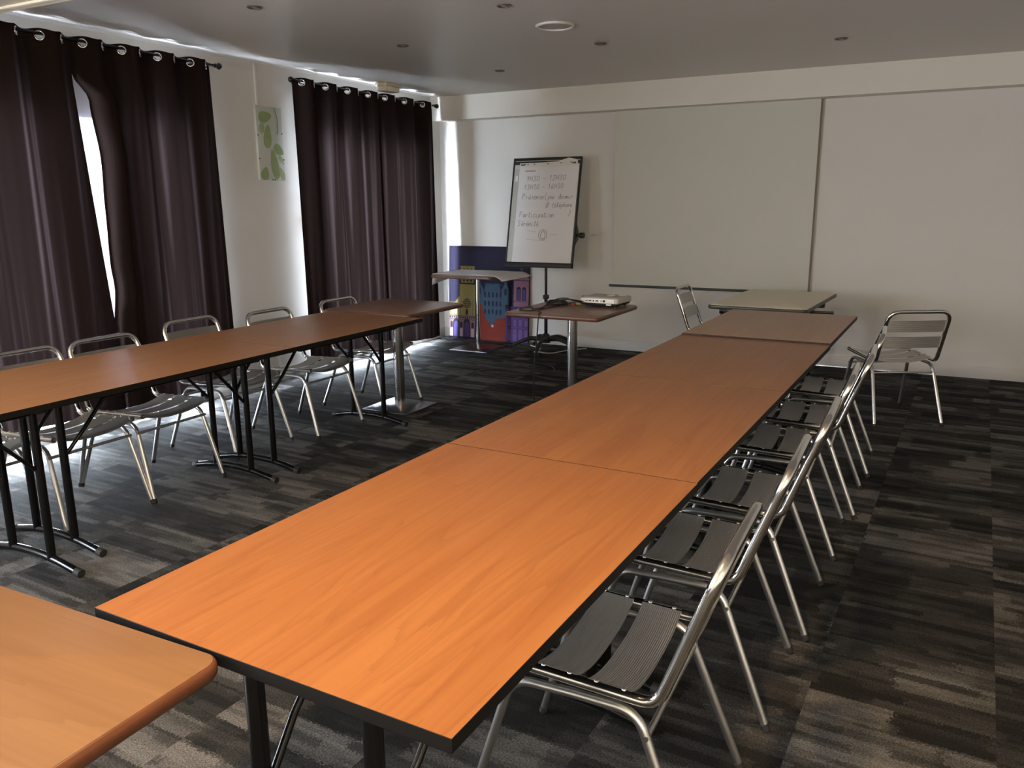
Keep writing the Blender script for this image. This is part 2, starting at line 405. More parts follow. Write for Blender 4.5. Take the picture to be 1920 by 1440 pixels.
# ------------------------------------------------------------------ room shell
XL, XR, YB, YF, ZC = -4.90, 3.3, 7.704, -3.6, 2.56
WT = 0.12
WINS = {'window_1': (2.10, 4.27, 0.03, 2.08), 'window_2': (5.60, 7.20, 0.03, 2.08), 'window_3': (-1.0, 0.45, 0.55, 2.10)}
bm = bmesh.new(); add_box(bm, ((XL + XR) / 2, (YB + YF) / 2, -0.05), (XR - XL + 0.6, YB - YF + 0.6, 0.10)); struct(link_mesh('floor', bm, M['carpet'], smooth=0))
bm = bmesh.new(); add_box(bm, ((XL + XR) / 2, (YB + YF) / 2, ZC + 0.05), (XR - XL + 0.6, YB - YF + 0.6, 0.10)); struct(link_mesh('ceiling', bm, M['ceiling'], smooth=0))
bm = bmesh.new(); add_box(bm, ((XL + XR) / 2, YB + 0.1, ZC / 2), (XR - XL + 0.4, 0.2, ZC)); struct(link_mesh('wall_back', bm, M['wall'], smooth=0))
bm = bmesh.new(); add_box(bm, (XR + 0.1, (YB + YF) / 2, ZC / 2), (0.2, YB - YF, ZC)); struct(link_mesh('wall_right', bm, M['wall'], smooth=0))
def wall_with_holes(name, axis, pos, a0, a1, holes, thick):
    bm = bmesh.new()
    def seg(u0, u1, z0, z1):
        if u1 - u0 < 1e-4 or z1 - z0 < 1e-4: return
        if axis == 'x': add_box(bm, (pos, (u0 + u1) / 2, (z0 + z1) / 2), (thick, u1 - u0, z1 - z0))
        else: add_box(bm, ((u0 + u1) / 2, pos, (z0 + z1) / 2), (u1 - u0, thick, z1 - z0))
    u = a0
    for (h0, h1, z0, z1) in sorted(holes):
        seg(u, h0, 0, ZC); seg(h0, h1, 0, z0); seg(h0, h1, z1, ZC); u = h1
    seg(u, a1, 0, ZC)
    return struct(link_mesh(name, bm, M['wall'], smooth=0))
wall_with_holes('wall_left', 'x', XL - WT / 2, YF, YB, list(WINS.values()), WT)
wall_with_holes('wall_front', 'y', YF - 0.1, XL, XR, [], 0.2)

def window(name, axis, pos, u0, u1, z0, z1, mullions, glass):
    fr = bmesh.new(); t = 0.055
    def bar(ua, ub, za, zb, d=0.06):
        if axis == 'x': add_box(fr, (pos, (ua + ub) / 2, (za + zb) / 2), (d, ub - ua, zb - za), bevel=0.006)
        else: add_box(fr, ((ua + ub) / 2, pos, (za + zb) / 2), (ub - ua, d, zb - za), bevel=0.006)
    bar(u0, u0 + t, z0, z1); bar(u1 - t, u1, z0, z1); bar(u0, u1, z0, z0 + t); bar(u0, u1, z1 - t, z1)
    for k in range(1, mullions + 1):
        u = u0 + (u1 - u0) * k / (mullions + 1); bar(u - 0.04, u + 0.04, z0, z1, 0.065)
    f = struct(link_mesh(name, fr, M['white_frame']))
    g = bmesh.new()
    if axis == 'x': add_box(g, (pos, (u0 + u1) / 2, (z0 + z1) / 2), (0.006, u1 - u0 - 0.02, z1 - z0 - 0.02))
    else: add_box(g, ((u0 + u1) / 2, pos, (z0 + z1) / 2), (u1 - u0 - 0.02, 0.006, z1 - z0 - 0.02))
    link_mesh('glass_pane', g, glass, f, smooth=0)
    L = bpy.data.lights.new('daylight_portal', 'AREA'); L.shape = 'RECTANGLE'; L.size = (u1 - u0); L.size_y = z1 - z0; L.cycles.is_portal = True
    lo = bpy.data.objects.new('daylight_portal', L); COL.objects.link(lo)
    if axis == 'x':
        lo.location = (pos + 0.06, (u0 + u1) / 2, (z0 + z1) / 2); lo.rotation_euler = (PI / 2, 0, -PI / 2)
    else:
        lo.location = ((u0 + u1) / 2, pos + 0.06, (z0 + z1) / 2); lo.rotation_euler = (PI / 2, 0, PI)
    return f
for wn, (a, b_, c_, d_) in WINS.items(): window(wn, 'x', XL - 0.036, a, b_, c_, d_, 1, M['dimming_glass'] if wn == 'window_3' else M['glass'])

# fascia beam over the back wall, soffit near the camera, skirtings
bm = bmesh.new(); add_box(bm, ((XL + XR) / 2, YB - 0.09, (2.322 + ZC) / 2), (XR - XL, 0.18, ZC - 2.322)); struct(link_mesh('trim_1', bm, M['fascia']))
bm = bmesh.new(); add_box(bm, ((XL + XR) / 2, (2.60 + YF) / 2, 2.48), (XR - XL, 2.60 - YF, 0.16), bevel=0.004)
add_box(bm, ((XL + XR) / 2, 2.615, 2.415), (XR - XL, 0.03, 0.03), bevel=0.008); add_box(bm, ((XL + XR) / 2, 2.55, 2.395), (XR - XL, 0.03, 0.012), bevel=0.004)
struct(link_mesh('trim_2', bm, M['soffit']))
bm = bmesh.new(); add_box(bm, ((XL + XR) / 2, YB - 0.006, 0.053), (XR - XL, 0.012, 0.106), bevel=0.003); struct(link_mesh('baseboard_back', bm, M['skirting']))
bm = bmesh.new()
for y0, y1 in ((4.27, 5.60), (7.20, YB - 0.012)): add_box(bm, (XL + 0.006, (y0 + y1) / 2, 0.053), (0.012, y1 - y0, 0.106), bevel=0.003)
struct(link_mesh('baseboard_left', bm, M['skirting']))

# ------------------------------------------------------------------ chairs
def slat_mesh(y0, y1, zfun, hw, sag, name, parent, lip=False):
    """a strip running across the width, sagging between the rails"""
    bm = bmesh.new(); nx, ny = 20, 8; th = 0.0025
    uvl = bm.loops.layers.uv.new('UVMap')
    top, bot = [], []
    for i in range(nx + 1):
        x = -hw + 2 * hw * i / nx; rt, rb = [], []
        for j in range(ny + 1):
            y = y0 + (y1 - y0) * j / ny
            z = zfun(y) + 0.0135 - sag * (1 - abs(x / hw) ** 2.6)
            if lip and j == ny: z -= 0.012
            elif lip and j == ny - 1: z -= 0.003
            rt.append(bm.verts.new((x, y, z))); rb.append(bm.verts.new((x, y, z - th)))
        top.append(rt); bot.append(rb)
    for i in range(nx):
        for j in range(ny):
            bm.faces.new((top[i][j], top[i + 1][j], top[i + 1][j + 1], top[i][j + 1]))
            bm.faces.new((bot[i][j + 1], bot[i + 1][j + 1], bot[i + 1][j], bot[i][j]))
        bm.faces.new((top[i][0], bot[i][0], bot[i + 1][0], top[i + 1][0])); bm.faces.new((top[i][ny], top[i + 1][ny], bot[i + 1][ny], bot[i][ny]))
    for j in range(ny):
        bm.faces.new((top[0][j], top[0][j + 1], bot[0][j + 1], bot[0][j])); bm.faces.new((top[nx][j], bot[nx][j], bot[nx][j + 1], top[nx][j + 1]))
    for f in bm.faces:
        for l in f.loops: l[uvl].uv = (l.vert.co.x, l.vert.co.y)
    for sx in (-1, 1):
        for yy in (y0 + 0.02, y1 - 0.02):
            add_lathe(bm, [(0.006, 0), (0.0055, 0.002), (0.003, 0.0035)], (sx * (hw - 0.001), yy, zfun(yy) + 0.0125), 8)
    return link_mesh(name, bm, M['slat'], parent, smooth=50)

def make_chair():
    t = thing('bistro_chair', 'x', 'chair')
    HW = 0.203
    rail_z = lambda y: 0.424 + (y + 0.17) * 0.045
    R0 = 0.0133
    # back hoop and seat rails: one bent tube
    pts = [(-HW, 0.235, rail_z(0.235)), (-HW, -0.175, 0.424), (-HW, -0.300, 0.772), (HW, -0.300, 0.772), (HW, -0.175, 0.424), (HW, 0.235, rail_z(0.235))]
    bm = bmesh.new(); add_tube(bm, fillet(pts, [0, 0.055, 0.075, 0.075, 0.055, 0], 8), R0, 14)
    link_mesh('back_frame', bm, M['alu'], t, smooth=60)
    zh = 0.396
    for sx in (-1, 1):
        for front in (True, False):
            ys = 1 if front else -1
            top_y = 0.172 if front else -0.132
            P = [(sx * HW, 0.02, zh + 0.002), (sx * HW, top_y, zh), (sx * 0.2265, ys * 0.285, 0.012)]
            bm = bmesh.new(); add_tube(bm, fillet(P, [0, 0.075, 0], 8), 0.0112, 12)
            lg = link_mesh('leg', bm, M['alu_leg'], t, smooth=60)
            a = Vector(P[2]); d = (a - Vector(P[1])).normalized()
            bm = bmesh.new(); add_tube(bm, [a - d * 0.012, a + d * 0.008, Vector((a.x + d.x * .012, a.y + d.y * .012, 0.0045))], 0.0125, 12)
            link_mesh('foot_cap', bm, M['rubber'], lg, smooth=60)
    # stretchers front and rear
    for ys, yt, z in ((1, 0.1925, 0.352), (-1, -0.1552, 0.344)):
        bm = bmesh.new(); x = 0.2055
        add_tube(bm, [(-x, yt, z), (x, yt, z)], 0.0075, 10)
        for sx in (-1, 1): add_tube(bm, [(sx * (x + 0.012), yt + 0.0 * ys, z), (sx * (x - 0.004), yt, z)], 0.0068, 8)
        link_mesh('stretcher', bm, M['alu_leg'], t, smooth=60)
    for (y0, y1, lip) in ((0.136, 0.238, True), (0.008, 0.112, False), (-0.120, -0.016, False)):
        slat_mesh(y0, y1, rail_z, HW - 0.001, 0.034, 'seat_slat', t, lip)
    # back slats
    lean = lambda z: -0.175 - 0.125 * (z - 0.424) / 0.348
    for z0, z1 in ((0.522, 0.602), (0.634, 0.714)):
        bm = bmesh.new(); uvl = bm.loops.layers.uv.new('UVMap'); nx, nz = 14, 4; th = 0.003
        A, B = [], []
        for i in range(nx + 1):
            x = -HW + 2 * HW * i / nx; ra, rb = [], []
            for j in range(nz + 1):
                z = z0 + (z1 - z0) * j / nz
                y = lean(z) - 0.018 * (1 - (x / HW) ** 2) + 0.004
                ra.append(bm.verts.new((x, y + th, z))); rb.append(bm.verts.new((x, y - th, z)))
            A.append(ra); B.append(rb)
        for i in range(nx):
            for j in range(nz):
                bm.faces.new((A[i][j], A[i + 1][j], A[i + 1][j + 1], A[i][j + 1])); bm.faces.new((B[i][j + 1], B[i + 1][j + 1], B[i + 1][j], B[i][j]))
            bm.faces.new((A[i][0], B[i][0], B[i + 1][0], A[i + 1][0])); bm.faces.new((A[i][nz], A[i + 1][nz], B[i + 1][nz], B[i][nz]))
        for j in range(nz):
            bm.faces.new((A[0][j], A[0][j + 1], B[0][j + 1], B[0][j])); bm.faces.new((A[nx][j], B[nx][j], B[nx][j + 1], A[nx][j + 1]))
        for f in bm.faces:
            for l in f.loops: l[uvl].uv = (l.vert.co.x, l.vert.co.z)
        link_mesh('back_slat', bm, M['slat'], t, smooth=50)
    return t

GR = 'aluminium chairs along the right of the long table'
GL = 'aluminium chairs behind the left table row'
chairs = [
    # x, y, facing (angle of local +Y), label, group
    (-0.620, 1.697, 91.0, 'aluminium chair nearest the camera, right of the bright orange table end', GR),
    (-0.598, 2.347, 91.0, 'second aluminium chair from the camera on the right of the long table', GR),
    (-0.570, 2.906, 91.0, 'third aluminium chair from the camera on the right of the long table', GR),
    (-0.562, 3.617, 91.5, 'fourth aluminium chair from the camera on the right of the long table', GR),
    (-0.528, 4.137, 91.5, 'fifth aluminium chair from the camera on the right of the long table', GR),
    (-0.521, 4.806, 91.5, 'sixth and farthest aluminium chair tucked in right of the long table', GR),
    (-0.212, 6.040, 29.2, 'aluminium chair alone before the white back wall, right of the table end', None),
    (-1.600, 6.755, -90.0, 'aluminium chair seen edge-on left of the beige table, by the screen', None),
    (-3.785, 1.868, -90.0, 'aluminium chair cut by the left picture edge behind left table row', GL),
    (-3.700, 2.347, -90.5, 'second aluminium chair from the left edge, behind the left table row', GL),
    (-3.690, 2.806, -90.0, 'third aluminium chair from the left edge, in front of curtain gap', GL),
    (-3.845, 3.520, -91.0, 'aluminium chair behind the seam of left table row, back slat showing', GL),
    (-3.700, 4.060, -90.0, 'aluminium chair in front of the white wall pillar, behind left table row', GL),
    (-3.700, 4.782, -90.0, 'aluminium chair behind the square table with chrome pedestal, by right curtain', GL),
]
proto = None
for i, (x, y, a, lab, g) in enumerate(chairs):
    rz = math.radians(a)
    if proto is None:
        proto = make_chair(); proto.location = (x, y, 0); proto.rotation_euler = (0, 0, rz); proto['label'] = lab
        if g: proto['group'] = g
    else:
        c = dup(proto, (x, y, 0), rz, lab, g)
        if not g and 'group' in c: del c['group']

# ------------------------------------------------------------------ folding tables
def make_folding(name, label, loc, rz, L, W, H, mat, group, yf=(0.075, 0.075), xo=(0.0, 0.0), edge=None, rim=0.0010):
    """long side along local Y, origin on the floor under the near end's middle"""
    t = thing(name, label, 'table', loc, rz, group)
    th = 0.026
    bm = bmesh.new()
    add_slab(bm, [(-W / 2, 0), (W / 2, 0), (W / 2, L), (-W / 2, L)], [(rim, H - 0.004), (rim, H)])
    top = link_mesh('tabletop', bm, mat, t, smooth=0)
    bm = bmesh.new()
    add_slab(bm, [(-W / 2, 0), (W / 2, 0), (W / 2, L), (-W / 2, L)], [(0.002, H - th), (0, H - th + 0.002), (0, H - 0.0012), (rim, H - 0.0004)])
    e = link_mesh('edge_band', bm, edge or M['black_edge'], top, smooth=0); 
    bm = bmesh.new(); zu = H - th
    for sx in (-1, 1): add_box(bm, (sx * (W / 2 - 0.11), L / 2, zu - 0.016), (0.025, L - 0.30, 0.032), bevel=0.003)
    link_mesh('apron_rail', bm, M['black_metal'], t)
    for k in range(2):
        y = yf[0] if k == 0 else L - yf[1]
        s = 1 if k == 0 else -1
        cx = xo[k]
        bm = bmesh.new()
        fp = smooth_path([(cx - 0.305, y, 0.020), (cx - 0.15, y, 0.047), (cx, y, 0.056), (cx + 0.15, y, 0.047), (cx + 0.305, y, 0.020)], 6)
        add_tube(bm, fp, 0.0165, 12)
        fb = link_mesh('foot_bar', bm, M['black_metal'], t, smooth=60)
        for sx in (-1, 1):
            bm = bmesh.new(); add_tube(bm, [(cx + sx * 0.285, y, 0.0235), (cx + sx * 0.315, y, 0.0185)], 0.0185, 12); link_mesh('foot_cap', bm, M['rubber'], fb, smooth=60)
        for sx in (-1, 1):
            px = cx + sx * 0.132
            bm = bmesh.new(); add_tube(bm, [(px, y, 0.05), (px, y, zu - 0.02)], 0.0175, 14); link_mesh('leg', bm, M['black_metal'], t, smooth=60)
            bm = bmesh.new()
            q = fillet([(px, y + s * 0.017, 0.44), (px + sx * 0.012, y + s * 0.10, 0.53), (px + sx * 0.012, y + s * 0.24, zu - 0.035)], 0.05, 5)
            add_tube(bm, q, 0.0085, 10)
            add_lathe(bm, [(0.013, -0.006), (0.013, 0.006)], (px + sx * 0.012, y + s * 0.24, zu - 0.034), 12)
            link_mesh('brace', bm, M['black_metal'], t, smooth=50)
        bm = bmesh.new(); add_box(bm, (cx, y, zu - 0.018), (0.42, 0.045, 0.036), bevel=0.006)
        add_box(bm, (cx, y + s * 0.24, zu - 0.030), (0.34, 0.05, 0.056), bevel=0.008)
        link_mesh('bracket', bm, M['black_plastic'], t)
    return t

TH = 0.74
rowdir = math.radians(-1.45)
def row_pt(s):  # along the long row, from its near end
    return (-0.9415 + math.sin(-rowdir) * s, 0.852 + math.cos(rowdir) * s, 0)
GM = 'folding tables of the long right-hand row'
p = row_pt(0); make_folding('folding_table', 'bright orange wood-look folding table nearest the camera, end of long row', p, rowdir, 1.196, 0.80, TH, M['wood_orange'], GM, yf=(0.06, 0.075), xo=(0.075, 0.0))
p = row_pt(1.2); make_folding('folding_table', 'second folding table of the long row, orange-brown, beyond the first seam', p, rowdir, 1.197, 0.795, TH, M['wood_orange'], GM, yf=(0.105, 0.09), xo=(-0.03, 0.0))
p = row_pt(2.4); make_folding('folding_table', 'third folding table of the long row, plain brown top between two seams', p, rowdir, 1.190, 0.795, TH, M['wood_orange'], GM, yf=(0.09, 0.05), xo=(0.0, -0.03))
p = row_pt(3.595); make_folding('folding_table', 'farthest greyish-brown table of the long row, before the beige table', p, rowdir, 1.15, 0.795, 0.748, M['wood_far'], GM, yf=(0.09, 0.09), edge=M['dark_edge'])

GLT = 'folding tables of the left-hand row'
LX = -3.365
make_folding('folding_table', 'left-row folding table mostly cut off by the left picture edge', (LX, 0.765, 0), 0, 1.2018, 0.80, TH, M['wood_left'], GLT, yf=(0.075, 0.100), xo=(0.0, 0.09), rim=0.0001)
make_folding('folding_table', 'brown folding table in the middle of the left row, in front of bright curtain gap', (LX, 1.967, 0), 0, 1.213, 0.80, TH, M['wood_left'], GLT, yf=(0.070, 0.100), xo=(-0.008, -0.008), rim=0.0001)
make_folding('folding_table', 'brown folding table of the left row touching the square chrome-pedestal table', (LX, 3.184, 0), 0, 1.205, 0.80, TH, M['wood_left'], GLT, yf=(0.072, 0.060), xo=(-0.008, -0.03), rim=0.0001)

# ------------------------------------------------------------------ pedestal tables
def make_pedestal(name, label, loc, rz, W, D, H, mat, edge, pole_r=0.038, plate=0.42, r=0.035, pole_off=(0, 0), th=0.030):
    t = thing(name, label, 'table', loc, rz)
    bm = bmesh.new(); add_slab(bm, rounded_rect(W - 0.012, D - 0.012, r), [(0, H - 0.004), (0, H - 0.0004), (0.001, H)])
    top = link_mesh('tabletop', bm, mat, t, smooth=25)
    bm = bmesh.new(); add_slab(bm, rounded_rect(W, D, r + 0.006), [(0.012, H - th), (0.004, H - th + 0.003), (0, H - th + 0.010), (0, H - 0.010), (0.003, H - 0.003), (0.0075, H - 0.0006)])
    link_mesh('edge_band', bm, edge, top, smooth=60)
    px, py = pole_off
    bm = bmesh.new(); add_lathe(bm, [(pole_r, 0.008), (pole_r, H - th - 0.006)], (px, py, 0), 32); link_mesh('pole', bm, M['chrome'], t)
    bm = bmesh.new(); add_box(bm, (px, py, 0.0045), (plate, plate, 0.009), bevel=0.002); link_mesh('base_plate', bm, M['plate'], t)
    bm = bmesh.new(); add_box(bm, (px, py, H - th - 0.004), (0.30, 0.30, 0.008), bevel=0.002); link_mesh('top_bracket', bm, M['black_metal'], t)
    return t
make_pedestal('pedestal_table', 'dark brown square table with chrome pedestal at the end of left row', (-3.445, 4.775, 0), math.radians(-1), 0.73, 0.73, 0.752, M['wood_bistro'], M['bistro_edge'], plate=0.40)
make_pedestal('pedestal_table', 'dark brown square table on chrome column carrying the projector', (-2.262, 5.247, 0), math.radians(-1), 0.71, 0.76, 0.74, M['wood_bistro'], M['bistro_edge'], pole_r=0.036)
make_pedestal('pedestal_table', 'small square table draped with white paper in the back left corner', (-4.150, 7.165, 0), 0, 0.70, 0.70, 0.775, M['wood_bistro'], M['bistro_edge'], pole_r=0.022, plate=0.44)
make_pedestal('corner_table', 'pale beech table with rounded corner at the bottom left, beside orange table', (-1.700, 0.487, 0), math.radians(91), 0.70, 1.44, 0.742, M['wood_beech'], M['beech_edge'], pole_r=0.045, plate=0.5, r=0.03, th=0.032, pole_off=(0, 0.2))

# beige table with folded frame
t = thing('beige_table', 'beige-topped folding table before the projection screen, beyond the long row', 'table', (-1.080, 6.44, 0), math.radians(-3.2))
bm = bmesh.new(); add_slab(bm, rounded_rect(0.685, 1.185, 0.03), [(0, 0.736), (0, 0.7398), (0.001, 0.740)]); tp = link_mesh('tabletop', bm, M['beige'], t, smooth=25)
bm = bmesh.new(); add_slab(bm, rounded_rect(0.70, 1.20, 0.036), [(0.01, 0.708), (0.002, 0.712), (0, 0.720), (0, 0.731), (0.003, 0.7365), (0.009, 0.7385)]); link_mesh('edge_band', bm, M['beige_edge'], tp, smooth=60)
bm = bmesh.new()
for sx in (-1, 1): add_box(bm, (sx * 0.27, 0, 0.688), (0.03, 1.02, 0.04), bevel=0.004)
for sy in (-1, 1): add_box(bm, (0, sy * 0.50, 0.688), (0.57, 0.03, 0.04), bevel=0.004)
link_mesh('apron_rail', bm, M['black_metal'], t)
for sy in (-1, 1):
    bm = bmesh.new(); add_tube(bm, smooth_path([(-0.30, sy * 0.46, 0.02), (0, sy * 0.46, 0.05), (0.30, sy * 0.46, 0.02)], 6), 0.0165, 12); link_mesh('foot_bar', bm, M['black_metal'], t, smooth=60)
    for sx in (-1, 1):
        bm = bmesh.new(); add_tube(bm, [(sx * 0.14, sy * 0.46, 0.045), (sx * 0.14, sy * 0.46, 0.685)], 0.0175, 12); link_mesh('leg', bm, M['black_metal'], t, smooth=60)
        bm = bmesh.new(); add_box(bm, (sx * 0.215, sy * 0.46, 0.655), (0.14, 0.05, 0.05), bevel=0.01); link_mesh('bracket', bm, M['black_plastic'], t)
bm = bmesh.new(); add_tube(bm, [(0.20, -0.33, 0.692), (0.475, -0.30, 0.692)], 0.011, 10); add_tube(bm, [(0.20, -0.26, 0.692), (0.475, -0.30, 0.692)], 0.008, 10); link_mesh('side_bar', bm, M['dark_bar'], t, smooth=60)

# ------------------------------------------------------------------ paper on the corner table
bm = bmesh.new()
nx, ny = 30, 10; g = []
x0, x1, y0, y1 = -4.54, -3.70, 6.93, 7.50
for i in range(nx + 1):
    row = []
    for j in range(ny + 1):
        u = i / nx; v = j / ny
        x = x0 + (x1 - x0) * u; y = y0 + (y1 - y0) * v
        yy = y - 0.10 * max(0, (u - 0.55)) * (1 - v) * 1.6
        z = 0.7765 + 0.0015
        if x > -3.82: z -= (x + 3.82) ** 2 * 2.2 + (x + 3.82) * 0.10
        if x < -4.49: z -= 0.0
        z += 0.003 * math.sin(7 * u * PI) * (0.2 if x < -3.82 else 1)
        row.append(bm.verts.new((x, yy, max(z, 0.60))))
    g.append(row)
for i in range(nx):
    for j in range(ny): bm.faces.new((g[i][j], g[i + 1][j], g[i + 1][j + 1], g[i][j + 1]))
# hanging flap at the left edge
fl = []
for k in range(6):
    w = k / 5
    fl.append([bm.verts.new((x0 - 0.004 - 0.010 * w, y0 + (y1 - y0) * (0.02 + 0.8 * j / 5), 0.778 - (0.115 - 0.055 * (j / 5)) * w)) for j in range(6)])
for k in range(5):
    for j in range(5): bm.faces.new((fl[k][j], fl[k + 1][j], fl[k + 1][j + 1], fl[k][j + 1]))
po = link_mesh('paper_sheet', bm, M['paper'], None, smooth=60)
sm = po.modifiers.new('thickness', 'SOLIDIFY'); sm.thickness = 0.0012; sm.offset = 1
tag(po, 'large white paper sheet lying over the small corner table edge', 'paper')

# ------------------------------------------------------------------ curtains
EY = 0.145  # distance between eyelets along the rod
def curtain(label, y0, y1, zb, group, phase, left_pull=None, right_gap=None, seed=1, xr=-4.76, zrod=2.457, n_eye=None):
    rnd = random.Random(seed)
    t = thing('curtain', label, 'curtain', (xr, (y0 + y1) / 2, zb), 0, group)
    W = y1 - y0
    if n_eye is None: n_eye = int(round(W / EY))
    lam = W / n_eye * 2
    ztop = zrod + 0.030
    NY = int(W / 0.010); NZ = 70
    fp = [(rnd.uniform(0.4, 1.2), rnd.uniform(0, 6.28), rnd.uniform(0.6, 1.5)) for _ in range(3)]
    def xw(y, z):
        d = (ztop - z) / (ztop - zb)
        A = 0.042 * (1 - 0.62 * d)
        ph = 2 * PI * (y - y0) / lam + phase
        s = math.sin(ph + d * 0.5 * math.sin(3.1 * y + fp[0][1]))
        x = A * s
        x += 0.0035 * d * math.sin(88 * y + 2.5 * math.sin(7 * y + fp[1][1]) + d) * min(1, 3 * d)
        for a, p_, f in fp: x += 0.007 * d * a * math.sin(f * 9 * y + p_ + 1.5 * d)
        return x
    bm = bmesh.new(); grid = []
    zs = []
    for j in range(NZ + 1):
        v = j / NZ
        zs.append(ztop - 0.11 * (v / 0.16) if v < 0.16 else ztop - 0.11 - (ztop - 0.11 - zb) * ((v - 0.16) / 0.84))
    eyes = []
    for k in range(n_eye):
        yk = y0 + (k + 0.5) * W / n_eye
        eyes.append(yk)
    for i in range(NY + 1):
        y = y0 + W * i / NY; col = []
        for z in zs:
            yy = y
            if left_pull is not None:
                pull = left_pull(z); fr = max(0.0, 1 - (y - y0) / 0.55)
                yy = y + pull * fr
            if right_gap is not None:
                pull = right_gap(z); fr = max(0.0, 1 - (y1 - y) / 0.5)
                yy = y + pull * fr
            dz = 0.0
            if z > ztop - 1e-6: dz = -0.010 * (0.5 - 0.5 * math.cos(4 * PI * (y - y0) / lam + 2 * phase))
            if z < zb + 1e-6: dz = 0.012 * math.sin(6 * y + seed)
            col.append(bm.verts.new((xw(y, z), yy - (y0 + y1) / 2, z + dz - zb)))
        grid.append(col)
    hr = 0.021
    for i in range(NY):
        for j in range(NZ):
            yc = y0 + W * (i + 0.5) / NY; zc = (zs[j] + zs[j + 1]) / 2
            if any((yc - e) ** 2 * 1.9 + (zc - zrod + 0.011) ** 2 < hr * hr for e in eyes): continue
            bm.faces.new((grid[i][j], grid[i + 1][j], grid[i + 1][j + 1], grid[i][j + 1]))
    link_mesh('fabric', bm, M['curtain'], t, smooth=80, recalc=False)
    for e in eyes:
        dxdy = (xw(e + 0.004, zrod) - xw(e - 0.004, zrod)) / 0.008
        a = math.atan2(dxdy, 1.0)
        bm = bmesh.new()
        ring = [(0.0, 0.0245 * math.cos(2 * PI * k / 24), 0.0245 * math.sin(2 * PI * k / 24)) for k in range(24)]
        R = Matrix.Rotation(-a, 3, 'Z')
        add_tube(bm, [R @ Vector(q) for q in ring], 0.0052, 8, closed=True)
        eo = link_mesh('eyelet', bm, M['alu'], t, smooth=60)
        eo.location = (xw(e, zrod), e - (y0 + y1) / 2, zrod - 0.011 - zb)
    return t
def pullR(z):
    # the hem of the second panel is drawn aside between 2.25 m and 0.75 m
    pts = [(0.0, 0.06), (0.70, 0.085), (0.95, 0.115), (1.1, 0.105), (1.45, 0.115), (1.75, 0.128), (2.12, 0.095), (2.27, 0.0), (2.6, 0.0)]
    for (za, pa), (zb_, pb) in zip(pts, pts[1:]):
        if za <= z <= zb_: return pa + (pb - pa) * (0.5 - 0.5 * math.cos(PI * (z - za) / (zb_ - za)))
    return 0.0
def pullL(z):
    return 0.085 * max(0.0, min(1.0, (2.2 - z) / 1.5))
GC = 'dark brown eyelet curtains over the windows'
curtain('dark brown eyelet curtain panel cut by the left picture edge', 2.02, 3.389, 0.14, GC, -PI / 2, right_gap=pullL, seed=3, n_eye=10)
curtain('dark brown eyelet curtain panel drawn aside from a bright gap, left window', 3.387, 4.475, 0.135, GC, -PI / 2, left_pull=pullR, seed=5, n_eye=8)
curtain('dark brown eyelet curtain panel right of the leaf picture, right window', 5.330, 6.500, 0.10, GC, -PI / 2, seed=8, n_eye=8)
curtain('dark brown eyelet curtain panel nearest the back wall corner, right window', 6.461, 7.408, 0.065, GC, -PI / 2, seed=11, n_eye=6)

def rod(label, y0, y1, ends, z=2.457, x=-4.76):
    t = thing('curtain_rod', label, 'curtain rod', (x, (y0 + y1) / 2, z), 0, 'curtain rods above the windows')
    c = (y0 + y1) / 2
    bm = bmesh.new(); add_tube(bm, [(0, y0 - c, 0), (0, y1 - c, 0)], 0.0095, 12); link_mesh('bar', bm, M['black_metal'], t, smooth=60)
    for y in ends:
        s = 1 if y > c else -1
        bm = bmesh.new(); prof = [(0.004, -0.022), (0.014, -0.019), (0.021, -0.010), (0.024, 0.0), (0.021, 0.010), (0.014, 0.019), (0.004, 0.023)]
        add_lathe(bm, prof, n=16); add_lathe(bm, [(0.013, -0.045), (0.016, -0.038), (0.013, -0.031)], n=16)
        f = link_mesh('finial', bm, M['black_metal'], t, smooth=60); f.location = (0, y - c + s * 0.024, 0); f.rotation_euler = (-s * PI / 2, 0, 0)
    for y in (y0 + 0.14, y1 - 0.14):
        bm = bmesh.new(); add_tube(bm, [(-0.139, y - c, 0), (-0.004, y - c, 0)], 0.007, 10); add_lathe(bm, [(0.022, -0.003), (0.022, 0.003)], n=16)
        link_mesh('wall_bracket', bm, M['black_metal'], t, smooth=60)
rod('black curtain rod with ball end above the left window', 1.95, 4.507, [4.507])
rod('black curtain rod with ball ends above the right window', 5.300, 7.413, [5.300, 7.413])

# sampling portals in the gaps the daylight comes through
def gap_portal(x, y0, y1, z0, z1, tilt=0.0):
    L = bpy.data.lights.new('gap_portal', 'AREA'); L.shape = 'RECTANGLE'; L.size = y1 - y0; L.size_y = z1 - z0; L.cycles.is_portal = True
    o = bpy.data.objects.new('gap_portal', L); COL.objects.link(o); o.location = (x, (y0 + y1) / 2, (z0 + z1) / 2); o.rotation_euler = (PI / 2, 0, -PI / 2)
gap_portal(-4.74, 3.36, 3.60, 0.70, 2.22)
gap_portal(-4.74, 2.10, 4.40, 0.01, 0.16)
gap_portal(-4.74, 5.40, 7.35, 0.01, 0.12)

# white voile seen through the gap
bm = bmesh.new(); g = []
for i in range(41):
    y = 3.25 + 0.62 * i / 40
    g.append([bm.verts.new((-4.872 + 0.008 * math.sin(34 * y + 2.0 * math.sin(z0 * 1.7)), y, z0)) for z0 in [0.05 + 2.20 * j / 30 for j in range(31)]])
for i in range(40):
    for j in range(30): bm.faces.new((g[i][j], g[i + 1][j], g[i + 1][j + 1], g[i][j + 1]))
tag(link_mesh('sheer_curtain', bm, M['voile'], None, smooth=80), 'white sheer curtain glowing in the gap between dark panels', 'curtain')

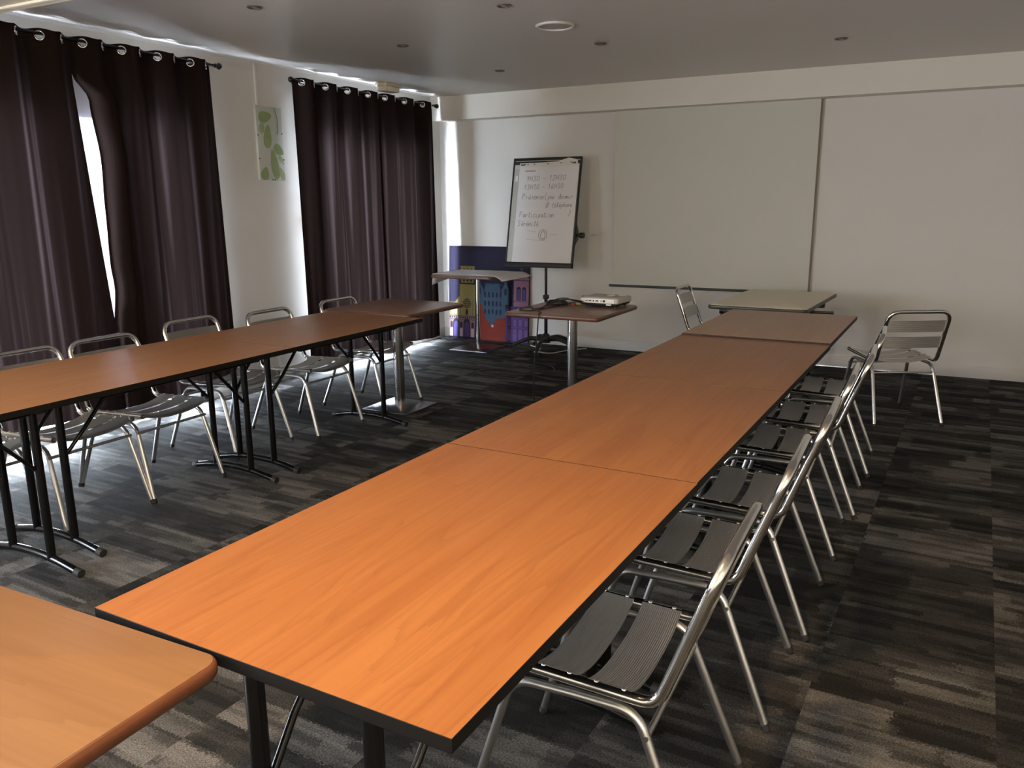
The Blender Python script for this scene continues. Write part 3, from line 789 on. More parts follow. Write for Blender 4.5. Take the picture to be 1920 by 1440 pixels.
# ------------------------------------------------------------------ things on the left wall
t = thing('leaf_picture', 'narrow tall picture of green leaves hung on white wall between curtains', 'picture', (XL + 0.001, 5.122, 1.955))
bm = bmesh.new(); add_box(bm, (0.012, 0, 0), (0.022, 0.285, 0.575), bevel=0.002)
link_mesh('canvas', bm, simple('pale_green_canvas', (0.56, 0.59, 0.53), 0.4, noise=0.05, nscale=6), t)
def leaf(cx, cz, L, w, ang, n=14):
    out = []
    for k in range(n):
        a = 2 * PI * k / n
        px = math.cos(a) * L / 2; pz = math.sin(a) * w / 2 * (1 - 0.35 * math.cos(a))
        out.append((cx + px * math.cos(ang) - pz * math.sin(ang), cz + px * math.sin(ang) + pz * math.cos(ang)))
    return out
bm = bmesh.new()
lv = [(-0.045, 0.205, 0.15, 0.085, 0.2, 0), (-0.09, 0.12, 0.09, 0.06, 1.3, 1), (-0.03, 0.055, 0.19, 0.085, 1.45, 0), (0.085, -0.045, 0.12, 0.08, -0.5, 0), (0.03, -0.16, 0.24, 0.085, 1.75, 0), (-0.085, -0.235, 0.11, 0.085, 1.2, 0), (0.105, -0.23, 0.13, 0.055, 2.1, 1), (0.11, -0.125, 0.09, 0.035, -0.9, 1)]
hh, hv = 0.141, 0.286
for k, (cy, cz, L, w, a, mi) in enumerate(lv):
    pl = [(max(-hh, min(hh, y)), max(-hv, min(hv, z))) for y, z in leaf(cy, cz, L, w, a)]
    vs = [bm.verts.new((0.0236 + 0.0002 * k, y, z)) for y, z in pl]
    f = bm.faces.new(vs); f.material_index = mi
add_tube(bm, smooth_path([(0.0245, 0.06, 0.283), (0.0245, 0.088, 0.21), (0.0245, 0.092, 0.13), (0.0245, 0.082, 0.08)], 5), 0.0018, 6)
for f in bm.faces:
    if len(f.verts) == 4: f.material_index = 2
link_mesh('printed_leaves', bm, [simple('leaf_green', (0.28, 0.36, 0.14), 0.45, noise=0.25, nscale=14), simple('leaf_green_pale', (0.38, 0.44, 0.24), 0.45, noise=0.2, nscale=14), simple('stem_dark', (0.12, 0.14, 0.12), 0.5, noise=0.1)], t, smooth=0)
bm = bmesh.new()
for y, z in ((-0.135, 0.06), (0.133, 0.085), (-0.138, -0.12), (0.135, -0.12), (-0.005, -0.283), (0.02, -0.283)): add_tube(bm, [(0.02, y, z), (0.028, y, z)], 0.005, 8)
link_mesh('pins', bm, M['black_plastic'], t)

bm = bmesh.new(); add_box(bm, (XL + 0.008, 5.022, 2.40), (0.016, 0.028, 0.31), bevel=0.003)
tag(link_mesh('cable_duct', bm, M['wall']), 'white cable duct running down wall to the leaf picture', 'cable duct')
t = thing('fire_call_point', 'small red box on the wall half hidden by the right curtain edge', 'alarm', (XL, 5.50, 1.335))
bm = bmesh.new(); add_box(bm, (0.014, 0, 0), (0.028, 0.085, 0.085), bevel=0.004); link_mesh('housing', bm, M['red'], t)
bm = bmesh.new(); add_box(bm, (0.030, 0, 0), (0.003, 0.05, 0.04), bevel=0.001); link_mesh('push_plate', bm, M['white_plastic'], t)

# emergency light under the ceiling
t = thing('emergency_light', 'yellowed box-shaped emergency light under ceiling above right curtain', 'light', (-4.665, 6.468, 2.485))
bm = bmesh.new(); add_box(bm, (0, 0, 0.060), (0.125, 0.235, 0.030), bevel=0.004); link_mesh('housing', bm, M['emerg'], t)
bm = bmesh.new(); add_box(bm, (0, 0, 0.022), (0.105, 0.215, 0.046), bevel=0.008); link_mesh('diffuser', bm, simple('milky_diffuser', (0.74, 0.68, 0.53), 0.25, noise=0.05), t)

# ------------------------------------------------------------------ ceiling
def downlight(x, y, label, z=ZC):
    t = thing('downlight', label, 'ceiling light', (x, y, z), 0, 'recessed ceiling spots')
    bm = bmesh.new(); add_lathe(bm, [(0.030, -0.0005), (0.032, -0.006), (0.040, -0.007), (0.043, -0.003), (0.043, -0.0005)], n=24, cap=False); link_mesh('rim', bm, M['spot_rim'], t)
    bm = bmesh.new(); add_lathe(bm, [(0.0005, -0.0012), (0.031, -0.0022), (0.031, -0.001)], n=24, cap=False); link_mesh('recess', bm, M['spot_in'], t)
    bm = bmesh.new(); add_lathe(bm, [(0.0005, -0.007), (0.010, -0.0065), (0.019, -0.0022)], n=20, cap=False); link_mesh('bulb', bm, M['bulb'], t)
    return t
for x, y, lab in ((-3.541, 3.668, 'unlit ceiling spot nearest the left curtains, at the top picture edge'), (-2.303, 4.327, 'unlit ceiling spot at the top picture edge, left of the round speaker'),
                  (-3.478, 5.014, 'unlit ceiling spot before the right curtain, second from the left wall'), (-2.239, 5.641, 'unlit ceiling spot just beyond the round ceiling speaker'),
                  (-0.735, 6.312, 'unlit ceiling spot farthest right, above the cream fascia'), (-3.414, 6.329, 'unlit ceiling spot nearest the back left corner')):
    downlight(x, y, lab)
t = thing('ceiling_speaker', 'flat white round speaker set in the ceiling', 'speaker', (-2.27, 4.945, ZC))
bm = bmesh.new(); add_lathe(bm, [(0.104, -0.001), (0.106, -0.012), (0.116, -0.014), (0.122, -0.008), (0.123, -0.001)], n=40, cap=False); link_mesh('rim', bm, M['white_plastic'], t)
bm = bmesh.new(); add_lathe(bm, [(0.0005, -0.007), (0.105, -0.006), (0.105, -0.001)], n=40, cap=False); link_mesh('grille', bm, simple('speaker_grille', (0.48, 0.46, 0.43), 0.5, noise=0.1, nscale=300), t)

# ------------------------------------------------------------------ projection screen
t = thing('projection_screen', 'large pale projection screen pulled down on the back wall', 'screen', (-1.945, YB - 0.035, 0))
bm = bmesh.new(); add_box(bm, (0, 0, (0.665 + 2.33) / 2), (1.862, 0.002, 2.33 - 0.665)); link_mesh('fabric', bm, M['screen'], t, smooth=0)
bm = bmesh.new(); add_box(bm, (0.936, 0.002, (0.665 + 2.33) / 2), (0.022, 0.002, 2.33 - 0.665)); link_mesh('gap_shade_strip', bm, M['screen_gap_shade'], t, smooth=0)  # dark strip painted in for the gap shadow at the screen's right edge
bm = bmesh.new(); add_tube(bm, [(-0.965, 0, 0.657), (0.965, 0, 0.657)], 0.0125, 12); link_mesh('bottom_bar', bm, M['dark_bar'], t, smooth=60)
bm = bmesh.new(); add_tube(bm, smooth_path([(-0.01, 0, 0.645), (0.0, -0.003, 0.627), (0.022, -0.003, 0.621), (0.045, -0.003, 0.627), (0.055, 0, 0.645)], 5), 0.003, 8); link_mesh('pull_loop', bm, M['white_plastic'], t, smooth=60)

# ------------------------------------------------------------------ flipchart
STROKES = {
 '0': [[(.5, 1), (.15, .8), (.1, .3), (.4, 0), (.75, .2), (.85, .7), (.5, 1)]], '1': [[(.15, .7), (.5, 1), (.5, 0)]],
 '2': [[(.1, .8), (.4, 1), (.75, .75), (.1, .02), (.85, .05)]], '3': [[(.1, .95), (.6, 1), (.75, .8), (.35, .55), (.8, .35), (.5, 0), (.1, .1)]],
 '6': [[(.75, 1), (.25, .6), (.15, .2), (.45, 0), (.75, .2), (.5, .45), (.2, .3)]], '9': [[(.75, .7), (.4, .55), (.2, .8), (.5, 1), (.75, .8), (.7, .4), (.45, 0)]],
 'H': [[(.1, 1), (.1, 0)], [(.8, 1), (.8, 0)], [(.1, .5), (.8, .52)]], '-': [[(.1, .4), (.8, .42)]], '.': [[(.3, 0), (.4, .06)]],
 'P': [[(.15, 0), (.2, 1)], [(.05, .95), (.6, 1), (.8, .75), (.2, .5)]], 'S': [[(.8, .9), (.4, 1), (.2, .75), (.7, .4), (.5, .02), (.1, .1)]],
 '(': [[(.6, 1.15), (.25, .6), (.6, -.2)]], ')': [[(.3, 1.15), (.65, .6), (.25, -.2)]],
 'a': [[(.7, .5), (.3, .5), (.15, .2), (.4, 0), (.7, .45), (.75, .02), (.95, .1)]], 'c': [[(.75, .45), (.35, .5), (.2, .2), (.45, 0), (.85, .1)]],
 'd': [[(.7, .45), (.3, .45), (.2, .1), (.5, 0), (.75, 1), (.75, .05)]], 'e': [[(.15, .22), (.7, .3), (.5, .52), (.2, .35), (.35, 0), (.85, .1)]],
 'é': [[(.15, .22), (.7, .3), (.5, .52), (.2, .35), (.35, 0), (.85, .1)], [(.4, .68), (.65, .85)]],
 'h': [[(.2, 1), (.2, 0), (.3, .4), (.6, .5), (.7, 0)]], 'i': [[(.3, .5), (.35, 0), (.6, .08)], [(.35, .68), (.4, .72)]],
 'l': [[(.3, 0), (.55, .8), (.4, 1), (.3, .1), (.65, .05)]], 'm': [[(.05, .5), (.1, 0), (.2, .45), (.4, .45), (.45, 0), (.55, .45), (.8, .45), (.85, 0)]],
 'n': [[(.15, .5), (.2, 0), (.35, .45), (.65, .48), (.75, 0)]], 'o': [[(.5, .5), (.2, .35), (.3, 0), (.65, .05), (.7, .4), (.5, .5)]],
 'p': [[(.2, .5), (.2, -.4)], [(.2, .4), (.6, .5), (.7, .2), (.25, .02)]], 'r': [[(.2, .5), (.25, 0)], [(.25, .35), (.7, .5)]],
 's': [[(.7, .45), (.35, .48), (.6, .2), (.2, 0)]], 't': [[(.4, .9), (.4, .05), (.7, .05)], [(.15, .6), (.75, .62)]],
 'Ø': [[(.5, .9), (.15, .7), (.15, .2), (.5, 0), (.85, .25), (.8, .7), (.5, .9)], [(.05, -.1), (.95, 1.05)]], ' ': [],
}
FLEAN = math.atan2(0.22, 1.05)
t = thing('flipchart', 'black-framed flipchart on a wheeled pole stand with handwritten notes', 'flipchart', (-3.485, 7.205, 0))
bw, bh = 0.735, 1.075
Mx = Matrix.Translation((0, 0, 0.852)) @ Matrix.Rotation(-FLEAN, 4, 'X')
def put(bm, name, mats, parent, smooth=35):
    bm.transform(Mx); return link_mesh(name, bm, mats, parent, smooth)
bm = bmesh.new(); add_box(bm, (0, 0.014, bh / 2), (bw - 0.02, 0.010, bh - 0.02)); bd = put(bm, 'board', M['board'], t)
bm = bmesh.new()
for sx in (-1, 1): add_box(bm, (sx * (bw / 2 - 0.007), 0.010, bh / 2), (0.014, 0.030, bh), bevel=0.004)
add_box(bm, (0, 0.010, bh - 0.012), (bw, 0.030, 0.026), bevel=0.004); add_box(bm, (0, -0.004, 0.022), (bw, 0.060, 0.044), bevel=0.006)
put(bm, 'board_frame', M['black_plastic'], bd)
bm = bmesh.new(); add_box(bm, (0.0, -0.010, bh - 0.052), (bw - 0.03, 0.014, 0.030), bevel=0.004); put(bm, 'clamp_bar', M['black_plastic'], bd)
bm = bmesh.new(); add_box(bm, (0.028, 0.0010, 0.54), (0.640, 0.014, 0.985), bevel=0.001)
pad = put(bm, 'paper_pad', M['paper'], t)
bm = bmesh.new(); add_box(bm, (-0.325, 0.006, 0.50), (0.055, 0.004, 0.94)); put(bm, 'old_sheet', M['paper_old'], pad, 0)
# torn top strip over the clamp
bm = bmesh.new()
tp = [(-0.285, 0.985), (-0.285, 1.020), (-0.02, 1.024), (0.13, 1.030), (0.19, 1.050), (0.24, 1.062), (0.30, 1.050), (0.335, 1.040), (0.338, 0.985)]
va = [bm.verts.new((x, -0.0185, z)) for x, z in tp]; vb = [bm.verts.new((x, -0.0172, z)) for x, z in tp]
bm.faces.new(va); bm.faces.new(vb[::-1])
for k in range(len(tp)): bm.faces.new((va[k], va[(k + 1) % len(tp)], vb[(k + 1) % len(tp)], vb[k]))
put(bm, 'torn_strip', simple('cream_paper', (0.78, 0.76, 0.70), 0.7, noise=0.03), pad, 0)
bm = bmesh.new()
for x, z in ((-0.225, 1.008), (-0.195, 1.008), (-0.125, 1.008), (0.02, 1.010), (0.16, 1.014), (0.265, 1.020)): add_tube(bm, [(x, -0.0184, z), (x, -0.0200, z)], 0.006, 10)
for x0_, z in ((-0.265, 1.004), (0.285, 1.012)):
    for q in range(3): add_box(bm, (x0_ + q * 0.014, -0.0195, z), (0.010, 0.002, 0.016))
put(bm, 'punch_holes', M['black_plastic'], pad, 0)
rnd = random.Random(4)
def write(bm, s, x, z, h, slope=0.0, r=0.0016, w=0.62):
    for ch in s:
        for st in STROKES.get(ch, []):
            pts = [(x + (px * w + py * 0.12) * h, -0.0068, z + (py + rnd.uniform(-.03, .03)) * h + slope * (x + px * h)) for px, py in st]
            add_tube(bm, smooth_path(pts, 4) if len(pts) > 2 else [Vector(q) for q in pts], r, 6)
        x += (w + 0.02 if ch.islower() or ch in ' .' else w + 0.16) * h * (0.78 if ch.islower() else 0.95)
bm = bmesh.new()
write(bm, '9H30 - 12H30', -0.205, 0.848, 0.050, 0.02)
write(bm, '13H30 - 16H30', -0.225, 0.768, 0.046, 0.02)
write(bm, 'Présence', -0.240, 0.668, 0.056, 0.01)
write(bm, '(pas dormir', 0.005, 0.668, 0.052, 0.0)
write(bm, 'Ø téléphone', 0.030, 0.585, 0.048, 0.02)
write(bm, 'Participation', -0.255, 0.490, 0.056, 0.0)
write(bm, ')', 0.275, 0.510, 0.050)
write(bm, 'Sérénité', -0.265, 0.405, 0.055, 0.0)
for cx, cz, rx, rz in ((0.025, 0.318, 0.045, 0.050), (0.028, 0.314, 0.024, 0.036)):
    add_tube(bm, [(cx + rx * math.cos(2 * PI * k / 24), -0.0068, cz + rz * math.sin(2 * PI * k / 24)) for k in range(24)], 0.002, 6, closed=True)
put(bm, 'handwriting', M['ink'], pad, 60)
bm = bmesh.new(); add_tube(bm, smooth_path([(-0.15, -0.0064, 0.36), (-0.05, -0.0064, 0.345)], 3), 0.0012, 5); add_tube(bm, smooth_path([(0.10, -0.0064, 0.325), (0.18, -0.0064, 0.32)], 3), 0.0012, 5)
add_tube(bm, smooth_path([(-0.15, -0.0064, 0.275), (0.0, -0.0064, 0.262), (0.06, -0.0064, 0.265)], 3), 0.0012, 5)
put(bm, 'faint_lines', M['ink_pale'], pad, 60)
bm = bmesh.new(); add_box(bm, (-0.17, -0.0064, 0.945), (0.11, 0.0008, 0.012)); put(bm, 'rubbed_mark', M['ink_red'], pad, 0)
bm = bmesh.new(); add_box(bm, (-0.322, 0.0034, 0.875), (0.026, 0.0012, 0.055)); put(bm, 'tape_piece', M['proj_face'], pad, 0)
# pole, tilt bracket, knob
px = 0.055
bm = bmesh.new(); add_lathe(bm, [(0.017, 0.12), (0.017, 0.55), (0.0135, 0.552), (0.0135, 1.05)], (px, 0.075, 0), 20); pole = link_mesh('pole', bm, M['black_metal'], t)
bm = bmesh.new(); add_box(bm, (px, 0.075, 0.555), (0.052, 0.052, 0.045), bevel=0.01); link_mesh('height_collar', bm, M['black_plastic'], pole)
bm = bmesh.new(); bb = bmesh.new(); add_prism(bb, [(0.02, 0.18), (0.13, 0.30), (0.13, 0.36), (0.02, 0.50)], -0.012, 0.012)
bb.transform(Matrix(((0, 0, 1, 0), (1, 0, 0, 0), (0, 1, 0, 0), (0, 0, 0, 1)))); bb.transform(Matrix.Translation((bw / 2 - 0.03, 0, 0)))
merge(bm, bb); add_box(bm, (0.19, 0.075, 0.33), (0.33, 0.03, 0.035), bevel=0.006)
tb = put(bm, 'tilt_bracket', M['black_metal'], t)
bm = bmesh.new(); add_tube(bm, [(bw / 2 - 0.03, 0.075, 0.33), (bw / 2 + 0.024, 0.075, 0.33)], 0.012, 10); add_tube(bm, [(bw / 2 + 0.020, 0.075, 0.33), (bw / 2 + 0.060, 0.075, 0.33)], 0.028, 14); put(bm, 'knob', M['black_plastic'], tb, 50)
bm = bmesh.new(); add_lathe(bm, [(0.045, 0.095), (0.05, 0.12), (0.04, 0.17), (0.022, 0.19)], (px, 0.075, 0), 24); link_mesh('hub', bm, M['black_plastic'], t)
for k in range(5):
    a = math.radians(-80 + 72 * k); R = 0.33; d = Vector((math.cos(a), math.sin(a), 0)); o = Vector((px, 0.075, 0))
    bm = bmesh.new(); add_tube(bm, smooth_path([o + d * 0.03 + Vector((0, 0, .132)), o + d * 0.15 + Vector((0, 0, .140)), o + d * 0.25 + Vector((0, 0, .110)), o + d * R + Vector((0, 0, .068))], 5), 0.024, 10, r_end=0.016)
    lg = link_mesh('leg', bm, M['black_plastic'], t, smooth=60)
    bm = bmesh.new(); nrm = Vector((-d.y, d.x, 0)); q = o + d * (R - 0.005) + Vector((0, 0, 0.0255))
    for s in (-1, 1): add_tube(bm, [q + nrm * s * 0.006, q + nrm * s * 0.020], 0.025, 16)
    add_tube(bm, [q, q + Vector((0, 0, 0.045))], 0.007, 8)
    link_mesh('castor', bm, M['black_plastic'], lg, smooth=50)

# ------------------------------------------------------------------ cityscape panel leaning on the wall
t = thing('city_panel', 'dark blue square panel with colourful city buildings leaning on back wall', 'picture', (-4.302, 7.625, 0.004))
PL = 0.055
Mp = Matrix.Rotation(-PL, 4, 'X')
def pm(name, c, n=0.1, s=25): return simple(name, c, 0.6, spec=0.12, noise=n, nscale=s)
PM = [pm('night_blue', (0.017, 0.0145, 0.034), 0.12, 8), pm('church_yellow', (0.23, 0.19, 0.07)), pm('church_mauve', (0.20, 0.125, 0.125)), pm('print_dark', (0.022, 0.018, 0.035)), pm('hall_blue', (0.04, 0.075, 0.115), 0.2), pm('roof_red', (0.17, 0.026, 0.017), 0.12),
      pm('tower_pink', (0.23, 0.11, 0.16)), pm('tower_purple', (0.065, 0.033, 0.14), 0.2), pm('print_pale', (0.42, 0.33, 0.33)), pm('print_indigo', (0.07, 0.05, 0.16)), pm('line_blue', (0.035, 0.06, 0.12)), pm('line_violet', (0.15, 0.09, 0.22))]
bm = bmesh.new(); add_box(bm, (0, 0.010, 0.508), (0.996, 0.020, 1.016), bevel=0.0015); bm.transform(Mp); link_mesh('panel', bm, PM[0], t)
bm = bmesh.new(); LV = [0]
def P(pts, mi):
    LV[0] += 1; y = -0.0006 - LV[0] * 0.000012
    f = bm.faces.new([bm.verts.new((x, y, z)) for x, z in pts]); f.material_index = mi
def Rr(x0, z0, x1, z1, mi): P([(x0, z0), (x1, z0), (x1, z1), (x0, z1)], mi)
def arch(cx, z0, w, h, mi, pointed=True):
    top = [(cx + w / 2 * math.cos(a), z0 + h - w / 2 + (w / 2 * (1.3 if pointed else 1)) * math.sin(a)) for a in [PI * k / 8 for k in range(9)]]
    P([(cx - w / 2, z0), (cx + w / 2, z0)] + top, mi)
def ln(x0, z0, x1, z1, mi, w=0.004):
    d = Vector((x1 - x0, z1 - z0)); n = Vector((-d.y, d.x)).normalized() * w / 2
    P([(x0 - n.x, z0 - n.y), (x1 - n.x, z1 - n.y), (x1 + n.x, z1 + n.y), (x0 + n.x, z0 + n.y)], mi)
def disc(cx, cz, r, mi, n=18): P([(cx + r * math.cos(2 * PI * k / n), cz + r * math.sin(2 * PI * k / n)) for k in range(n)], mi)
# yellow church
Rr(-0.345, 0.50, -0.175, 0.80, 1); Rr(-0.355, 0.60, -0.165, 0.616, 3); Rr(-0.352, 0.77, -0.168, 0.80, 1); Rr(-0.36, 0.455, -0.16, 0.60, 1)
for k in range(3): arch(-0.305 + 0.045 * k, 0.63, 0.024, 0.14, 3)
Rr(-0.49, 0.24, -0.16, 0.40, 1); P([(-0.42, 0.40), (-0.16, 0.40), (-0.16, 0.47), (-0.26, 0.52), (-0.36, 0.47)], 1)
for x in (-0.47, -0.42, -0.375, -0.345, -0.19): ln(x, 0.25, x, 0.43, 3)
arch(-0.425, 0.27, 0.06, 0.11, 8); ln(-0.49, 0.40, -0.36, 0.40, 3)
disc(-0.265, 0.39, 0.052, 3); disc(-0.265, 0.39, 0.043, 1)
for k in range(8): disc(-0.265 + 0.027 * math.cos(k * PI / 4), 0.39 + 0.027 * math.sin(k * PI / 4), 0.0095, 3, 8)
disc(-0.265, 0.39, 0.010, 3, 8); arch(-0.265, 0.265, 0.03, 0.06, 3)
Rr(-0.495, 0.02, -0.16, 0.25, 2)
for x in (-0.40, -0.265): arch(x, 0.02, 0.085, 0.19, 3); arch(x, 0.02, 0.060, 0.16, 9)
for x in (-0.46, -0.335, -0.19): Rr(x - 0.018, 0.02, x + 0.018, 0.11, 8); arch(x, 0.12, 0.03, 0.06, 3)
for k in range(12): disc(-0.48 + 0.028 * k, 0.232, 0.009, 3, 8)
ln(-0.495, 0.25, -0.16, 0.25, 3, 0.006); ln(-0.495, 0.21, -0.16, 0.21, 3)
# red roofs
P([(-0.135, 0.0), (0.255, 0.0), (0.235, 0.16), (0.205, 0.27), (0.07, 0.28), (0.0, 0.24), (-0.02, 0.30), (-0.08, 0.42), (-0.135, 0.41)], 5)
# blue hall
P([(-0.075, 0.40), (-0.055, 0.30), (0.0, 0.21), (0.06, 0.15), (0.10, 0.24), (0.225, 0.26), (0.21, 0.44), (0.165, 0.44), (0.14, 0.62), (-0.03, 0.62), (-0.06, 0.46)], 4)
for z in (0.60, 0.555, 0.51, 0.455, 0.405, 0.36, 0.31, 0.27): ln(-0.05, z, 0.19, z, 10)
for zz in (0.47, 0.375, 0.285):
    for k in range(5): arch(-0.035 + 0.048 * k, zz, 0.024, 0.055, 3)
for cx in (-0.105, 0.215):
    P([(cx - 0.045, 0.48), (cx + 0.045, 0.48), (cx + 0.05, 0.55), (cx + 0.02, 0.60), (cx + 0.008, 0.64), (cx, 0.72), (cx - 0.008, 0.64), (cx - 0.02, 0.60), (cx - 0.05, 0.55)], 4)
    Rr(cx - 0.05, 0.40, cx + 0.05, 0.49, 4); arch(cx, 0.50, 0.03, 0.07, 3); ln(cx - 0.05, 0.485, cx + 0.05, 0.485, 10)
P([(0.045, 0.15), (0.075, 0.15), (0.07, 0.30), (0.05, 0.30)], 4); disc(0.06, 0.16, 0.016, 8, 10)
# pink and purple tower
Rr(0.315, 0.38, 0.495, 0.66, 6); P([(0.305, 0.66), (0.498, 0.66), (0.498, 0.695), (0.405, 0.755), (0.305, 0.69)], 6); ln(0.305, 0.665, 0.498, 0.665, 3, 0.006); ln(0.305, 0.69, 0.405, 0.752, 3); ln(0.405, 0.752, 0.498, 0.695, 3); ln(0.405, 0.755, 0.405, 0.80, 6, 0.007); ln(0.39, 0.785, 0.42, 0.785, 6, 0.007)
for cx in (0.375, 0.44): arch(cx, 0.45, 0.052, 0.14, 3); arch(cx, 0.455, 0.036, 0.115, 9)
ln(0.315, 0.44, 0.495, 0.44, 3); Rr(0.225, 0.0, 0.495, 0.35, 7); Rr(0.25, 0.35, 0.495, 0.385, 7)
for z in (0.345, 0.30, 0.255, 0.16): ln(0.23, z, 0.495, z, 11)
for k in range(4): Rr(0.25 + 0.068 * k, 0.175, 0.285 + 0.068 * k, 0.245, 11); arch(0.268 + 0.068 * k, 0.02, 0.04, 0.12, 11); ln(0.268 + 0.068 * k, 0.02, 0.268 + 0.068 * k, 0.24, 7)
bm.transform(Mp)
link_mesh('printed_buildings', bm, PM, t, smooth=0)

# ------------------------------------------------------------------ projector and cables
t = thing('projector', 'flat pale grey projector with white port panel on the pedestal table', 'projector', (-2.105, 5.49, 0.740), math.radians(-4))
bm = bmesh.new(); add_slab(bm, rounded_rect(0.30, 0.25, 0.02), [(0.004, 0.030), (0.0, 0.034), (0.0, 0.058), (0.006, 0.068), (0.016, 0.072)]); body = link_mesh('body', bm, M['proj_top'], t, smooth=40)
bm = bmesh.new(); add_slab(bm, rounded_rect(0.288, 0.238, 0.02), [(0.018, 0.010), (0.004, 0.016), (0.0, 0.031)]); link_mesh('base', bm, M['black_plastic'], t, smooth=40)
bm = bmesh.new(); add_box(bm, (-0.012, -0.1245, 0.047), (0.262, 0.004, 0.030), bevel=0.001); pp = link_mesh('port_panel', bm, M['proj_face'], t)
bm = bmesh.new()
for x, w, h in ((-0.095, 0.016, 0.006), (-0.068, 0.022, 0.008), (-0.040, 0.010, 0.010), (-0.012, 0.022, 0.008), (0.020, 0.008, 0.008), (0.042, 0.018, 0.014)): add_box(bm, (x, -0.1272, 0.048), (w, 0.003, h), bevel=0.001)
link_mesh('ports', bm, M['black_plastic'], pp)
bm = bmesh.new(); add_box(bm, (0.075, -0.112, 0.022), (0.040, 0.020, 0.010), bevel=0.002); link_mesh('vent_label', bm, M['proj_face'], t)
bm = bmesh.new(); add_lathe(bm, [(0.034, 0.0715), (0.034, 0.0745), (0.030, 0.0755)], (0.02, 0.045, 0), 24); add_box(bm, (0.10, 0.06, 0.0735), (0.05, 0.03, 0.003), bevel=0.001); link_mesh('control_pad', bm, M['white_plastic'], t)
bm = bmesh.new()
for k in range(5): add_box(bm, (-0.005 + 0.016 * k, -0.015, 0.0722), (0.011, 0.014, 0.0008))
link_mesh('worn_mark', bm, simple('grey_print', (0.26, 0.25, 0.23), 0.5, noise=0.1), t)
bm = bmesh.new(); add_tube(bm, [(-0.135, -0.05, 0.040), (-0.165, -0.05, 0.040)], 0.030, 18); link_mesh('lens', bm, M['black_plastic'], t, smooth=40)
for sx, sy in ((-1, -1), (1, -1), (-1, 1), (1, 1)):
    bm = bmesh.new(); add_lathe(bm, [(0.010, 0.0015), (0.010, 0.012)], (sx * 0.11, sy * 0.085, 0), 12); link_mesh('foot', bm, M['black_plastic'], t)

zt = 0.7445
def cable(name, pts, r, mat, label, cat='cable', sub=8):
    bm = bmesh.new(); add_tube(bm, smooth_path(pts, sub), r, 8)
    return tag(link_mesh(name, bm, mat, None, smooth=60), label, cat)
cable('power_cable', [(-2.235, 5.345, 0.775), (-2.285, 5.30, 0.790), (-2.34, 5.29, 0.805), (-2.40, 5.25, 0.795), (-2.45, 5.15, zt + 0.006), (-2.43, 5.03, zt), (-2.36, 4.93, zt), (-2.345, 4.880, zt + 0.003), (-2.343, 4.855, 0.735), (-2.352, 4.852, 0.60), (-2.40, 4.90, 0.30), (-2.43, 5.00, 0.06), (-2.38, 5.15, 0.0055), (-2.30, 5.30, 0.0055), (-2.36, 5.45, 0.0055), (-2.50, 5.55, 0.0055)], 0.0045, M['cable'], 'black cable looping off the projector table edge down to the floor')
cable('thin_cable', [(-2.22, 5.335, 0.782), (-2.29, 5.27, 0.800), (-2.37, 5.24, 0.792), (-2.43, 5.12, zt + 0.012), (-2.50, 5.09, zt), (-2.54, 5.16, zt), (-2.585, 5.16, zt), (-2.575, 5.03, zt), (-2.52, 4.98, zt), (-2.46, 5.00, zt), (-2.43, 5.20, zt), (-2.40, 5.33, zt)], 0.0035, M['cable'], 'thin black cable curled across the left half of the projector table')
t = thing('cable_coil', 'flat black coil of cable lying behind the loops on projector table', 'cable', (-2.46, 5.42, 0.7405))
bm = bmesh.new(); c = [(0.085 * (1 - 0.06 * (k // 20)) * math.cos(k * PI / 10), 0.060 * (1 - 0.06 * (k // 20)) * math.sin(k * PI / 10), 0.006 + 0.0045 * (k / 20)) for k in range(100)]
add_tube(bm, c, 0.0055, 8); link_mesh('coil', bm, M['cable'], t, smooth=60)
bm = bmesh.new(); add_box(bm, (0.0, 0.0, 0.012), (0.09, 0.06, 0.022), bevel=0.005); link_mesh('power_brick', bm, M['black_plastic'], t)
t = thing('plug_lead', 'short lead with yellow and red plugs beside the projector', 'cable', (-2.315, 5.44, 0.7405))
bm = bmesh.new(); add_tube(bm, smooth_path([(0.0, 0.0, 0.008), (-0.03, 0.02, 0.012), (-0.07, 0.0, 0.006)], 6), 0.004, 8); link_mesh('lead', bm, M['cable'], t, smooth=60)
bm = bmesh.new(); add_tube(bm, [(0.0, -0.01, 0.009), (0.035, -0.015, 0.012)], 0.0075, 10); link_mesh('yellow_plug', bm, M['yellow_plug'], t, smooth=60)
bm = bmesh.new(); add_tube(bm, [(-0.03, -0.02, 0.0085), (0.002, -0.03, 0.0085)], 0.0075, 10); link_mesh('red_plug', bm, M['red_plug'], t, smooth=60)
cable('floor_cable', [(-3.50, 7.03, 0.0052), (-3.38, 6.98, 0.0052), (-3.30, 6.75, 0.0052), (-3.05, 6.60, 0.0052), (-2.95, 6.35, 0.0052), (-3.20, 6.05, 0.0052), (-3.55, 6.10, 0.0052), (-3.35, 6.30, 0.0052), (-2.80, 6.10, 0.0052), (-2.40, 6.15, 0.0052)], 0.0045, M['cable'], 'black cable snaking over the dark carpet in front of the flipchart')
cable('white_cable', [(-3.72, 7.52, 0.006), (-3.55, 7.40, 0.006), (-3.52, 7.20, 0.006), (-3.44, 7.10, 0.030), (-3.34, 7.20, 0.006), (-3.25, 7.42, 0.006), (-3.12, 7.60, 0.006)], 0.0055, M['cable_white'], 'white cable looped on the floor around the flipchart base')
cable('wall_cable', [(-4.872, 7.28, 0.42), (-4.865, 7.33, 0.25), (-4.80, 7.40, 0.08), (-4.70, 7.42, 0.0055), (-4.50, 7.46, 0.0055)], 0.0045, M['cable'], 'black cable hanging down beside the curtain in the back left corner')

